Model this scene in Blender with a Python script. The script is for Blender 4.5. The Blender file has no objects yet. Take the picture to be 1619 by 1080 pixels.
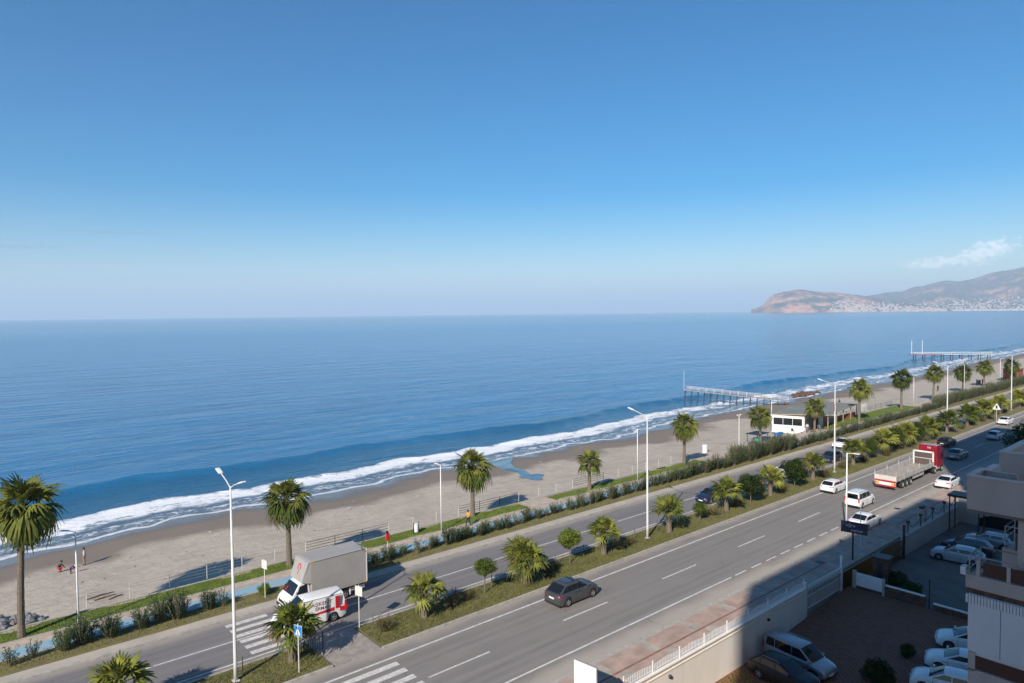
import bpy, math, random
from mathutils import Vector, Matrix, noise
import numpy as np
R = math.radians
rnd = random.Random(11)
sc = bpy.context.scene
C = sc.collection

# ---------------- camera, world, sun, exposure ----------------
cam_d = bpy.data.cameras.new('camera'); cam = bpy.data.objects.new('camera', cam_d); C.objects.link(cam)
cam_d.sensor_width = 36; cam_d.lens = 1079/1619*36; cam_d.clip_start = .1; cam_d.clip_end = 120000
HC = 22.5
def _cam():
    p = math.atan(44/1079); a = math.atan(1265.5/math.hypot(1079, 44)); t = R(.637)
    fw = Vector((math.cos(a)*math.cos(p), math.sin(a)*math.cos(p), -math.sin(p)))
    r0 = Vector((math.sin(a), -math.cos(a), 0)); u0 = r0.cross(fw)
    r = r0*math.cos(t)-u0*math.sin(t); u = r0*math.sin(t)+u0*math.cos(t)
    m = Matrix((r, u, -fw)).transposed().to_4x4(); m.translation = (0, 0, HC)
    cam.matrix_world = m
_cam(); sc.camera = cam
SUN_AZ, SUN_EL = 205.2, 32.7
w = bpy.data.worlds.new("World"); sc.world = w; w.use_nodes = True
wn = w.node_tree.nodes; wl = w.node_tree.links
bg = wn['Background']
sky = wn.new('ShaderNodeTexSky'); sky.sky_type = 'NISHITA'; sky.sun_disc = False
sky.sun_elevation = R(SUN_EL); sky.sun_rotation = R(90-SUN_AZ)
sky.air_density = 1.0; sky.dust_density = .35; sky.ozone_density = 3.0; sky.altitude = 0
SKY_STRENGTH = .087
def vmath(op, a, b=None):
    n = wn.new('ShaderNodeMath'); n.operation = op
    for i, v in enumerate((a, b)):
        if v is None: continue
        if isinstance(v, (int, float)): n.inputs[i].default_value = v
        else: wl.new(v, n.inputs[i])
    return n.outputs[0]
geo = wn.new('ShaderNodeTexCoord'); sep = wn.new('ShaderNodeSeparateXYZ'); wl.new(geo.outputs['Generated'], sep.inputs[0])
az = vmath('ARCTAN2', sep.outputs[1], sep.outputs[0]); el = vmath('ARCSINE', sep.outputs[2])
def blob(azd, eld, wa, we, tilt=0):
    da = vmath('SUBTRACT', az, R(azd)); de = vmath('SUBTRACT', el, R(eld))
    de = vmath('ADD', de, vmath('MULTIPLY', da, tilt))
    x = vmath('POWER', vmath('ABSOLUTE', vmath('DIVIDE', da, R(wa))), 2); y = vmath('POWER', vmath('ABSOLUTE', vmath('DIVIDE', de, R(we))), 2)
    return vmath('SUBTRACT', 1, vmath('ADD', x, y))
nz = wn.new('ShaderNodeTexNoise'); nz.inputs['Scale'].default_value = 1; nz.inputs['Detail'].default_value = 6
cv = wn.new('ShaderNodeCombineXYZ'); wl.new(vmath('MULTIPLY', az, 130), cv.inputs[0]); wl.new(vmath('MULTIPLY', el, 160), cv.inputs[1]); wl.new(cv.outputs[0], nz.inputs['Vector'])
def cloudmask(b, amp, lo, hi):
    v = vmath('ADD', b, vmath('MULTIPLY', vmath('SUBTRACT', nz.outputs[0], .5), amp))
    m = wn.new('ShaderNodeMapRange'); m.interpolation_type = 'SMOOTHSTEP'
    wl.new(v, m.inputs[0]); m.inputs[1].default_value = lo; m.inputs[2].default_value = hi; return m.outputs[0]
# clouds: two puffs over the mountains, thin grey streaks far out over the sea on the left
m1 = vmath('MAXIMUM', cloudmask(blob(14.9, 3.85, 2.0, .80, .30), 3.9, -.1, 1.2), cloudmask(blob(17.6, 3.3, 2.6, .46, .05), 3.6, -.05, 1.3))
m2 = vmath('MAXIMUM', cloudmask(blob(79.5, 6.15, 5.5, .16, .01), 1.6, .2, 1.3), cloudmask(blob(86, 4.9, 5, .22, .02), 1.6, .2, 1.3))
mixc = wn.new('ShaderNodeMixRGB'); mixc.inputs[2].default_value = (17, 15.5, 15.5, 1); wl.new(vmath('MULTIPLY', m1, .5), mixc.inputs[0])
mix2 = wn.new('ShaderNodeMixRGB'); mix2.inputs[2].default_value = (1.6, 2.6, 4.4, 1); wl.new(vmath('MULTIPLY', m2, .55), mix2.inputs[0])
hs = wn.new('ShaderNodeHueSaturation'); hs.inputs['Saturation'].default_value = 1.75; wl.new(sky.outputs[0], hs.inputs['Color']); wl.new(hs.outputs[0], mixc.inputs[1]); wl.new(mixc.outputs[0], mix2.inputs[1]); wl.new(mix2.outputs[0], bg.inputs[0])
bg.inputs[1].default_value = SKY_STRENGTH
sun_d = bpy.data.lights.new('sun', 'SUN'); sun_d.energy = 5.0; sun_d.angle = R(.53); sun_d.color = (1, .915, .80)
sun = bpy.data.objects.new('sun', sun_d); C.objects.link(sun)
sdir = Vector((math.cos(R(SUN_AZ))*math.cos(R(SUN_EL)), math.sin(R(SUN_AZ))*math.cos(R(SUN_EL)), math.sin(R(SUN_EL))))
sun.rotation_euler = sdir.to_track_quat('Z', 'Y').to_euler(); sun.location = (0, 0, 60)
sc.view_settings.view_transform = 'Standard'; sc.view_settings.look = 'None'
sc.view_settings.exposure = 0.42; sc.view_settings.gamma = 1
sc.render.engine = 'CYCLES'
sc.cycles.use_denoising = True; sc.cycles.max_bounces = 8; sc.cycles.transparent_max_bounces = 12
sc.cycles.volume_bounces = 1

# ---------------- helpers ----------------
class MB:
    def __init__(s): s.v = []; s.f = []; s.m = []
    def add(s, vs, fs, m=0):
        o = len(s.v); s.v += [tuple(v) for v in vs]; s.f += [tuple(i+o for i in f) for f in fs]; s.m += [m]*len(fs); return s
    def box(s, x0, x1, y0, y1, z0, z1, m=0):
        return s.add([(x, y, z) for z in (z0, z1) for y in (y0, y1) for x in (x0, x1)],
                     [(0, 2, 3, 1), (4, 5, 7, 6), (0, 1, 5, 4), (2, 6, 7, 3), (0, 4, 6, 2), (1, 3, 7, 5)], m)
    def quad(s, a, b, c, d, m=0): return s.add([a, b, c, d], [(0, 1, 2, 3)], m)
    def tube(s, pts, rad, n=8, m=0, cap=True):
        pts = [Vector(p) for p in pts]
        if isinstance(rad, (int, float)): rad = [rad]*len(pts)
        vs = []; fs = []
        for i, p in enumerate(pts):
            d = (pts[min(i+1, len(pts)-1)]-pts[max(i-1, 0)]).normalized()
            a = d.orthogonal().normalized() if abs(d.z) < .9 else Vector((1, 0, 0)); b = d.cross(a).normalized(); a = b.cross(d)
            for k in range(n):
                t = 2*math.pi*k/n; vs.append(p+(a*math.cos(t)+b*math.sin(t))*rad[i])
        for i in range(len(pts)-1):
            for k in range(n): fs.append((i*n+k, i*n+(k+1) % n, (i+1)*n+(k+1) % n, (i+1)*n+k))
        if cap: fs.append(tuple(range(n))[::-1]); fs.append(tuple((len(pts)-1)*n+k for k in range(n)))
        return s.add(vs, fs, m)
    def lathe(s, prof, n=16, axis='z', c=(0, 0, 0), m=0):
        vs = []
        for (r, h) in prof:
            for k in range(n):
                t = 2*math.pi*k/n; a, b = r*math.cos(t), r*math.sin(t)
                vs.append((a+c[0], b+c[1], h+c[2]) if axis == 'z' else (a+c[0], h+c[1], b+c[2]))
        fs = [(i*n+k, i*n+(k+1) % n, (i+1)*n+(k+1) % n, (i+1)*n+k) for i in range(len(prof)-1) for k in range(n)]
        return s.add(vs, fs, m)
    def mesh(s, name, mats, smooth=False):
        me = bpy.data.meshes.new(name); me.from_pydata(s.v, [], s.f)
        for m in (mats if isinstance(mats, (list, tuple)) else [mats]): me.materials.append(m)
        me.polygons.foreach_set('material_index', s.m)
        if smooth: me.polygons.foreach_set('use_smooth', [True]*len(s.f))
        me.update(); return me
    def build(s, name, mats, parent=None, smooth=False, bevel=0):
        o = mobj(name, s.mesh(name, mats, smooth), parent)
        if bevel:
            b = o.modifiers.new('bevel', 'BEVEL'); b.width = bevel; b.segments = 2; b.limit_method = 'ANGLE'; b.angle_limit = R(35)
        return o
def mobj(name, me, parent=None, loc=None, rot=None, scale=None):
    o = bpy.data.objects.new(name, me); C.objects.link(o)
    if parent is not None: o.parent = parent
    if loc is not None: o.location = loc
    if rot is not None: o.rotation_euler = rot
    if scale is not None: o.scale = (scale,)*3 if isinstance(scale, (int, float)) else scale
    return o
def tag(o, label, cat, group=None, kind=None):
    o['label'] = label; o['category'] = cat
    if group: o['group'] = group
    if kind: o['kind'] = kind
    return o
def empty(name, loc=(0, 0, 0), rz=0, label=None, cat=None, group=None):
    o = bpy.data.objects.new(name, None); C.objects.link(o); o.location = loc; o.rotation_euler = (0, 0, rz)
    o.empty_display_size = .3
    if label: tag(o, label, cat, group)
    return o
def struct(o, kind='structure'): o['kind'] = kind; return o
def copy_tree(o, parent=None):
    c = o.copy(); C.objects.link(c)
    if parent is not None: c.parent = parent
    for ch in list(o.children): copy_tree(ch, c)
    return c

def new_mat(name):
    m = bpy.data.materials.new(name); m.use_nodes = True
    return m, m.node_tree.nodes, m.node_tree.links, m.node_tree.nodes['Principled BSDF']
def N(n, l, t, **kw):
    x = n.new(t)
    for k, v in kw.items():
        if k in ('operation', 'blend_type', 'interpolation_type', 'feature', 'noise_dimensions', 'data_type'): setattr(x, k, v)
        else:
            inp = x.inputs[int(k[1:])] if k[0] == 'i' and k[1:].isdigit() else x.inputs[k.replace('_', ' ')]
            if isinstance(v, bpy.types.NodeSocket): l.new(v, inp)
            else: inp.default_value = v
    return x
def mat(name, col, rough=.6, var=.12, scale=3., bump=.0, metal=0, coat=0, col2=None, stretch=(1, 1, 1), spec=.5, bscale=None, trans=0):
    m, n, l, p = new_mat(name)
    p.inputs['Roughness'].default_value = rough; p.inputs['Metallic'].default_value = metal
    p.inputs['Coat Weight'].default_value = coat; p.inputs['Specular IOR Level'].default_value = spec
    if trans: p.inputs['Transmission Weight'].default_value = trans
    tc = N(n, l, 'ShaderNodeTexCoord'); mp = N(n, l, 'ShaderNodeMapping', i0=tc.outputs['Object']); mp.inputs['Scale'].default_value = stretch
    ns = N(n, l, 'ShaderNodeTexNoise', i0=mp.outputs[0], Scale=scale, Detail=6., Roughness=.6)
    c2 = col2 or tuple(max(0, c*(1-2.2*var)) for c in col)
    c1 = col if col2 else tuple(min(1, c*(1+var)) for c in col)
    mr = N(n, l, 'ShaderNodeMapRange', i0=ns.outputs[0], i1=.3, i2=.7)
    mx = N(n, l, 'ShaderNodeMixRGB', i0=mr.outputs[0], i1=(*c2, 1), i2=(*c1, 1))
    l.new(mx.outputs[0], p.inputs['Base Color'])
    if bump:
        b2 = N(n, l, 'ShaderNodeTexNoise', i0=mp.outputs[0], Scale=bscale or scale*6, Detail=4.)
        b = N(n, l, 'ShaderNodeBump', Strength=bump, Height=b2.outputs[0]); b.inputs['Distance'].default_value = .05
        l.new(b.outputs[0], p.inputs['Normal'])
    return m
def glassy(name, col=(.01, .012, .015), rough=.06):
    m, n, l, p = new_mat(name); p.inputs['Base Color'].default_value = (*col, 1); p.inputs['Roughness'].default_value = rough
    p.inputs['Specular IOR Level'].default_value = .6
    return m

M = {}
M['asphalt_paint'] = mat('worn_road_paint', (.70, .67, .62), .75, .10, 2.6, .1, col2=(.42, .39, .36))
M['kerb'] = mat('kerb_concrete', (.40, .375, .335), .9, .14, 2.5, .3)
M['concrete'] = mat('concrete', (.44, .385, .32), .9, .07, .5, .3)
M['slab'] = mat('median_crossing_paving', (.32, .28, .25), .9, .15, 2, .3)
M['pathbeige'] = mat('beige_path', (.47, .38, .30), .9, .12, 1.5, .2)
M['pathblue'] = mat('blue_cycle_path', (.19, .40, .52), .8, .14, .8, .1, col2=(.30, .36, .38))
M['lawn'] = mat('lawn_green', (.14, .19, .022), .95, .2, 1.2, 1.0, col2=(.09, .125, .02), bscale=30)
M['dirtgrass'] = mat('dry_grass_soil', (.20, .18, .055), .95, .2, .8, 1.0, col2=(.15, .115, .06), bscale=20)
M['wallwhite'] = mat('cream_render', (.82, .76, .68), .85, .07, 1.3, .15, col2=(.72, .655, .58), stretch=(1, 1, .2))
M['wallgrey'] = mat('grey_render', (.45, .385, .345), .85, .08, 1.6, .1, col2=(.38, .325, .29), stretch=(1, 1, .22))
M['steelwhite'] = mat('white_painted_steel', (.74, .74, .72), .4, .05, 2)
M['polegrey'] = mat('galvanised_grey', (.62, .62, .60), .45, .06, 2, metal=.0)
M['dark'] = mat('dark_steel', (.03, .03, .034), .5, .1, 4)
M['rust'] = mat('rust_brown', (.13, .065, .04), .8, .3, 5, .3)
M['wood'] = mat('weathered_wood', (.36, .29, .22), .85, .2, 3, .3, stretch=(1, 6, 1))
M['trunk'] = mat('palm_bark', (.21, .17, .125), .95, .25, 6, .9, stretch=(1, 1, 4))
M['bark'] = mat('grey_bark', (.20, .165, .13), .95, .25, 6, .8)
M['tyre'] = mat('tyre_rubber', (.02, .02, .02), .85, .1, 8)
M['rim'] = mat('alloy_grey', (.42, .42, .43), .35, .1, 8, metal=.6)
M['plate'] = mat('plate_white', (.75, .75, .75), .4, .03, 3)
M['redlens'] = mat('red_lens', (.45, .02, .02), .25, .1, 9)
M['clearlens'] = mat('clear_lens', (.62, .64, .66), .15, .1, 9, metal=.3)
M['plastic'] = mat('black_plastic', (.025, .025, .027), .55, .1, 6)
M['glass'] = glassy('car_glass')
M['bglass'] = glassy('window_glass', (.012, .018, .022), .08)

def leafmat(name, c1, c2, scale=1.5, sss=.0, rough=.5):
    m, n, l, p = new_mat(name)
    oi = N(n, l, 'ShaderNodeObjectInfo'); tc = N(n, l, 'ShaderNodeTexCoord')
    ns = N(n, l, 'ShaderNodeTexNoise', i0=tc.outputs['Object'], Scale=scale, Detail=3.)
    a = N(n, l, 'ShaderNodeMath', operation='MULTIPLY_ADD', i0=oi.outputs['Random'], i1=.45, i2=-.22)
    s = N(n, l, 'ShaderNodeMath', operation='ADD', i0=ns.outputs[0], i1=a.outputs[0])
    mr = N(n, l, 'ShaderNodeMapRange', i0=s.outputs[0], i1=.3, i2=.7)
    mx = N(n, l, 'ShaderNodeMixRGB', i0=mr.outputs[0], i1=(*c1, 1), i2=(*c2, 1))
    l.new(mx.outputs[0], p.inputs['Base Color']); p.inputs['Roughness'].default_value = .75; p.inputs['Specular IOR Level'].default_value = .15
    tr = N(n, l, 'ShaderNodeBsdfTranslucent', i0=mx.outputs[0]); ms = N(n, l, 'ShaderNodeMixShader', i0=.25, i1=p.outputs[0], i2=tr.outputs[0])
    l.new(ms.outputs[0], n['Material Output'].inputs[0])
    return m
M['frond'] = leafmat('palm_leaf_green', (.05, .075, .016), (.20, .21, .045))
M['frondy'] = leafmat('palm_leaf_yellow_green', (.085, .115, .02), (.30, .30, .06))
M['fronddead'] = leafmat('palm_leaf_dead', (.16, .11, .06), (.27, .2, .11))
M['oleander'] = leafmat('oleander_leaf', (.035, .07, .022), (.13, .19, .065), 2)
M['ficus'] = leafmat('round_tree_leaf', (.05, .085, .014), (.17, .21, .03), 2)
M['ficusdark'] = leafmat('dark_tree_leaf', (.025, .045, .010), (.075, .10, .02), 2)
M['twig'] = leafmat('dry_bush_twigs', (.09, .07, .035), (.20, .17, .07), 3)
M['grassblade'] = leafmat('grass_blade', (.12, .14, .035), (.22, .23, .07), .6)
M['lawnblade'] = leafmat('lawn_blade', (.11, .15, .018), (.20, .25, .035), .6)

# ---------------- setting: shapes of the coast ----------------
SX = [-400, 5, 26, 38, 62, 72, 90, 108, 132, 200, 250, 300, 375, 450, 1000]
SY = [87, 88, 91, 89, 91, 89.4, 90.2, 90, 94, 94.5, 97, 96.5, 102, 103, 112]
def shore(x): return float(np.interp(x, SX, SY)) + .5*math.sin(x*.35)+.35*math.sin(x*.83+1)
ZSEA = -2.6
def zsand(x, y):
    S = shore(x); t = (y-61)/(S-61)
    z = -.55-2.05*t if t > 0 else -.55+.0*t
    z += .10*noise.noise(Vector((x*.11, y*.16, 0)))*(1 if 0 < t < .95 else .3)
    z += .035*noise.noise(Vector((x*.7, y*.7, 3)))*(1 if t < .75 else 0)
    if .62 < t < .8: z += .12*math.sin((t-.62)/.18*math.pi)*(.6+.6*noise.noise(Vector((x*.05, 0, 7))))
    return z
def grid(name, xs, ys, fz, m, kind='structure', attr=None, smooth=True):
    xs = list(xs); ys = list(ys); nx = len(xs)
    v = [(x, y, fz(x, y)) for y in ys for x in xs]
    f = [(j*nx+i, j*nx+i+1, (j+1)*nx+i+1, (j+1)*nx+i) for j in range(len(ys)-1) for i in range(nx-1)]
    me = bpy.data.meshes.new(name); me.from_pydata(v, [], f); me.materials.append(m)
    if smooth: me.polygons.foreach_set('use_smooth', [True]*len(f))
    if attr:
        a = me.attributes.new('sd', 'FLOAT', 'POINT'); a.data.foreach_set('value', [attr(x, y) for x, y, z in v])
    o = mobj(name, me); o['kind'] = kind; return o
def geom(a, b, n, d0):   # stations from a to b with steps growing from d0
    out = [a]; k = (abs(b-a)/d0)**(1/n)
    q = 1.0001
    lo, hi = 1.0001, 5.
    for _ in range(60):
        q = (lo+hi)/2; s = d0*(q**n-1)/(q-1)
        if s > abs(b-a): hi = q
        else: lo = q
    s = 0
    for i in range(n): s += d0*q**i; out.append(a+math.copysign(s, b-a))
    return out

# sand
def sand_mat():
    m, n, l, p = new_mat('beach_sand')
    tc = N(n, l, 'ShaderNodeTexCoord'); at = n.new('ShaderNodeAttribute'); at.attribute_name = 'sd'
    big = N(n, l, 'ShaderNodeTexNoise', i0=tc.outputs['Object'], Scale=.09, Detail=5.)
    med = N(n, l, 'ShaderNodeTexNoise', i0=tc.outputs['Object'], Scale=.9, Detail=6., Roughness=.7)
    fine = N(n, l, 'ShaderNodeTexNoise', i0=tc.outputs['Object'], Scale=9., Detail=4.)
    dry = N(n, l, 'ShaderNodeMixRGB', i0=N(n, l, 'ShaderNodeMapRange', i0=med.outputs[0], i1=.32, i2=.68).outputs[0], i1=(.385, .325, .255, 1), i2=(.49, .425, .345, 1))
    dry = N(n, l, 'ShaderNodeMixRGB', i0=N(n, l, 'ShaderNodeMapRange', i0=fine.outputs[0], i1=.58, i2=.72, i4=.35).outputs[0], i1=dry.outputs[0], i2=(.26, .22, .175, 1))
    yy = N(n, l, 'ShaderNodeSeparateXYZ', i0=tc.outputs['Object']).outputs[1]
    wv = N(n, l, 'ShaderNodeMath', operation='MULTIPLY_ADD', i0=N(n, l, 'ShaderNodeTexNoise', i0=tc.outputs['Object'], Scale=.035, Detail=1.).outputs[0], i1=9., i2=-4.5)
    yt = N(n, l, 'ShaderNodeMath', operation='ADD', i0=yy, i1=wv.outputs[0]); trk = None
    for y0 in (66.2, 67.9, 71.0, 72.7):
        q = N(n, l, 'ShaderNodeMath', operation='ABSOLUTE', i0=N(n, l, 'ShaderNodeMath', operation='SUBTRACT', i0=yt.outputs[0], i1=y0).outputs[0])
        k = N(n, l, 'ShaderNodeMapRange', interpolation_type='SMOOTHSTEP', i0=q.outputs[0], i1=.10, i2=.24, i3=1., i4=0.)
        trk = k.outputs[0] if trk is None else N(n, l, 'ShaderNodeMath', operation='MAXIMUM', i0=trk, i1=k.outputs[0]).outputs[0]
    trk = N(n, l, 'ShaderNodeMath', operation='MULTIPLY', i0=trk, i1=N(n, l, 'ShaderNodeMapRange', i0=big.outputs[0], i1=.42, i2=.58, i4=.5).outputs[0]).outputs[0]
    foot = N(n, l, 'ShaderNodeTexVoronoi', i0=tc.outputs['Object'], Scale=1.5); fo = N(n, l, 'ShaderNodeMapRange', i0=foot.outputs['Distance'], i1=.10, i2=.22, i3=1., i4=0.)
    fo = N(n, l, 'ShaderNodeMath', operation='MULTIPLY', i0=fo.outputs[0], i1=N(n, l, 'ShaderNodeMapRange', i0=big.outputs[0], i1=.40, i2=.62, i4=.55).outputs[0]).outputs[0]
    mk = N(n, l, 'ShaderNodeMath', operation='MAXIMUM', i0=trk, i1=fo).outputs[0]
    patch = N(n, l, 'ShaderNodeTexNoise', i0=tc.outputs['Object'], Scale=.22, Detail=5.)
    dry = N(n, l, 'ShaderNodeMixRGB', i0=N(n, l, 'ShaderNodeMapRange', i0=patch.outputs[0], i1=.5, i2=.66, i4=.5).outputs[0], i1=dry.outputs[0], i2=(.32, .265, .205, 1))
    dry = N(n, l, 'ShaderNodeMixRGB', i0=mk, i1=dry.outputs[0], i2=(.29, .24, .19, 1))
    # wetness from the distance to the waterline
    wob = N(n, l, 'ShaderNodeMath', operation='MULTIPLY_ADD', i0=big.outputs[0], i1=16., i2=-8.)
    d = N(n, l, 'ShaderNodeMath', operation='ADD', i0=at.outputs['Fac'], i1=wob.outputs[0])
    wet = N(n, l, 'ShaderNodeMapRange', interpolation_type='SMOOTHSTEP', i0=d.outputs[0], i1=-12.5, i2=-8.8)
    gl = N(n, l, 'ShaderNodeMapRange', interpolation_type='SMOOTHSTEP', i0=d.outputs[0], i1=-5., i2=-.5)
    c = N(n, l, 'ShaderNodeMixRGB', i0=wet.outputs[0], i1=dry.outputs[0], i2=(.205, .165, .128, 1))
    c = N(n, l, 'ShaderNodeMixRGB', i0=gl.outputs[0], i1=c.outputs[0], i2=(.155, .135, .12, 1))
    l.new(c.outputs[0], p.inputs['Base Color'])
    r = N(n, l, 'ShaderNodeMapRange', i0=gl.outputs[0], i3=.95, i4=.22); l.new(r.outputs[0], p.inputs['Roughness'])
    b = N(n, l, 'ShaderNodeBump', Height=N(n, l, 'ShaderNodeMath', operation='MULTIPLY_ADD', i0=mk, i1=-.35, i2=med.outputs[0]).outputs[0]); b.inputs['Distance'].default_value = .24
    s = N(n, l, 'ShaderNodeMapRange', i0=wet.outputs[0], i3=.6, i4=.05); l.new(s.outputs[0], b.inputs['Strength']); l.new(b.outputs[0], p.inputs['Normal'])
    return m
M['sand'] = sand_mat()
xs = sorted(set([round(x, 2) for x in np.arange(-30, 150, .9)]+[round(x, 1) for x in np.arange(150, 460, 2.5)]+[-400, -200, -100, -60, 600, 900]))
grid('beach_sand', xs, np.arange(60.45, 108, .9), zsand, M['sand'], attr=lambda x, y: y-shore(x))

# sea
def sea_z(x, y):
    sd = y-shore(x); z = ZSEA
    if x < -150 or x > 620: return z
    # one long swell rising before it breaks, and the broken crest
    c = 25+2.5*math.sin(x*.035)+1.2*math.sin(x*.09+1)
    a = .62*(.8+.5*noise.noise(Vector((x*.02, 5, 0))))
    z += a*math.exp(-((sd-c)/(1.6 if sd < c else 3.2))**2)-.06*math.exp(-((sd-c+5)/2)**2)
    z += .30*math.exp(-((sd-11.0)/1.1)**2)*(.7+.8*noise.noise(Vector((x*.12, 9, 0))))
    z += .10*math.exp(-((sd-5.5)/.9)**2)
    k = min(1, max(0, (sd-6)/10))*min(1, max(0, (420-sd)/200))
    z += k*(.11*noise.noise(Vector((x*.045, sd*.20, 1)))+.05*noise.noise(Vector((x*.22, sd*.5, 2))))
    if sd < 1.5: z += .0
    return z
def sea_mat():
    m, n, l, p = new_mat('sea_water')
    tc = N(n, l, 'ShaderNodeTexCoord'); at = n.new('ShaderNodeAttribute'); at.attribute_name = 'sd'
    P = tc.outputs['Object']
    def nz(sc_, det=4., scale=(1, 1, 1), rough=.55, dist=0.):
        mp = N(n, l, 'ShaderNodeMapping', i0=P); mp.inputs['Scale'].default_value = scale
        return N(n, l, 'ShaderNodeTexNoise', i0=mp.outputs[0], Scale=sc_, Detail=det, Roughness=rough, Distortion=dist).outputs[0]
    def math_(op, a, b=None, c=None):
        kw = {'i0': a}
        if b is not None: kw['i1'] = b
        if c is not None: kw['i2'] = c
        return N(n, l, 'ShaderNodeMath', operation=op, **kw).outputs[0]
    def ss(v, a, b, lo=0., hi=1.): return N(n, l, 'ShaderNodeMapRange', interpolation_type='SMOOTHSTEP', i0=v, i1=a, i2=b, i3=lo, i4=hi).outputs[0]
    sd = at.outputs['Fac']
    big = nz(.03, 3., (1, 1.6, 1)); wob = math_('MULTIPLY_ADD', nz(.12, 4.), 6., -3.); d = math_('ADD', sd, wob)
    # colour of the water body: deep blue, greener where the swell thins, sandy at the edge
    deep = N(n, l, 'ShaderNodeMixRGB', i0=N(n, l, 'ShaderNodeMapRange', i0=math_('ADD', math_('MULTIPLY', big, .5), math_('MULTIPLY', nz(.02, 5., (1, 4.5, 1), .65), .5)), i1=.38, i2=.62).outputs[0], i1=(.012, .125, .28, 1), i2=(.022, .175, .36, 1))
    c = N(n, l, 'ShaderNodeMixRGB', i0=ss(sd, 31., 20.), i1=deep.outputs[0], i2=(.020, .108, .205, 1))
    c = N(n, l, 'ShaderNodeMixRGB', i0=ss(sd, 13., 1., 0., .75), i1=c.outputs[0], i2=(.13, .14, .15, 1))
    # foam
    lace = nz(.75, 8., (1, 1.5, 1), .72, .8); lace2 = nz(.22, 5., (1, 2.2, 1), .6, .6)
    f1 = math_('MULTIPLY', ss(d, 4.4, 6.2), ss(d, 11.4, 10.2))
    f1 = math_('MULTIPLY', f1, ss(math_('ADD', math_('ADD', math_('MULTIPLY', lace, .65), math_('MULTIPLY', lace2, .5)), ss(d, 3.5, 9.5, -.055, .075)), .47, .60, .10, 1.))
    crest = math_('MULTIPLY', ss(d, 8.6, 9.4), ss(d, 11.6, 10.9)); crest = math_('MULTIPLY', crest, ss(lace, .40, .54, .15, 1.)); crest = math_('MULTIPLY', crest, ss(N(n, l, 'ShaderNodeSeparateXYZ', i0=P).outputs[0], 230., 110., .25, 1.))
    edge = math_('MULTIPLY', ss(d, 2.2, 2.9), ss(d, 4.4, 3.5)); edge = math_('MULTIPLY', edge, ss(lace, .46, .60, 0., .8))
    wash = math_('MULTIPLY', math_('MULTIPLY', ss(sd, -1., .6), ss(sd, 5., 2.5)), ss(lace, .5, .62, 0., .5))
    line = math_('MULTIPLY', math_('MULTIPLY', ss(d, .1, .5), ss(d, 1.5, .8)), .8)
    far = math_('MULTIPLY', math_('MULTIPLY', ss(sd, 9., 12.), ss(sd, 30., 18.)), ss(math_('ADD', math_('MULTIPLY', lace2, .6), math_('MULTIPLY', lace, .4)), .585, .66))
    sx = N(n, l, 'ShaderNodeSeparateXYZ', i0=P).outputs[0]
    far = math_('MULTIPLY', far, ss(sx, 110., 200.))
    cov = ss(sx, 90., 190., 1., .0); f1 = math_('MULTIPLY', f1, math_('MAXIMUM', cov, ss(lace2, .46, .56, .25, 1.)))
    foam = f1
    for o in (crest, edge, wash, line, far): foam = math_('MAXIMUM', foam, o)
    col = N(n, l, 'ShaderNodeMixRGB', i0=foam, i1=c.outputs[0], i2=(.78, .79, .80, 1))
    l.new(col.outputs[0], p.inputs['Base Color'])
    far_r = ss(sd, 60., 900., .12, .17)
    rr = N(n, l, 'ShaderNodeMapRange', i0=foam, i3=far_r, i4=.9); l.new(rr.outputs[0], p.inputs['Roughness'])
    p.inputs['IOR'].default_value = 1.333
    # ripples: three sizes of chop lying along the shore
    h = math_('ADD', math_('MULTIPLY', nz(.34, 5., (1, 2.2, 1), .6), 1.), math_('MULTIPLY', nz(.07, 4., (1, 3.0, 1), .55), 2.6))
    h = math_('ADD', h, math_('MULTIPLY', nz(1.3, 4., (1, 1.6, 1)), .42)); h = math_('ADD', h, math_('MULTIPLY', nz(.018, 3., (1, 3.6, 1), .5), 5.0))
    fade = ss(sd, 150., 1800., .46, .025)
    b = N(n, l, 'ShaderNodeBump', Height=h, Strength=fade); b.inputs['Distance'].default_value = .55
    fb = N(n, l, 'ShaderNodeBump', Height=math_('MULTIPLY', foam, lace), Strength=.55, i3=b.outputs[0]) if False else None
    l.new(b.outputs[0], p.inputs['Normal'])
    return m
M['sea'] = sea_mat()
xs = geom(-60, -40000, 40, 2)[::-1]+[float(x) for x in np.arange(-59, 260, 1.0)]+[float(x) for x in np.arange(260, 520, 2.)]+geom(520, 60000, 45, 3)
ys = [84.]+[84+.75*i for i in range(1, 74)]+geom(139.5, 60000, 90, 1.0)[1:]
# rows of the sea follow the waterline so that swell and foam run parallel to it
def sea_grid():
    nx = len(xs); v = []; sdv = []
    for y in ys:
        off0 = y-84-2.5
        for x in xs:
            s = shore(min(max(x, -400), 1000)); k = math.exp(-max(0, off0)/400)
            yy = y-2.5+(s-84)*k+0; sd = yy-s
            v.append((x, yy, sea_z(x, yy))); sdv.append(sd)
    f = [(j*nx+i, j*nx+i+1, (j+1)*nx+i+1, (j+1)*nx+i) for j in range(len(ys)-1) for i in range(nx-1)]
    me = bpy.data.meshes.new('sea'); me.from_pydata(v, [], f); me.materials.append(M['sea'])
    me.polygons.foreach_set('use_smooth', [True]*len(f))
    a = me.attributes.new('sd', 'FLOAT', 'POINT'); a.data.foreach_set('value', sdv)
    o = mobj('sea', me); o['kind'] = 'structure'; return o
sea_grid()
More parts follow.
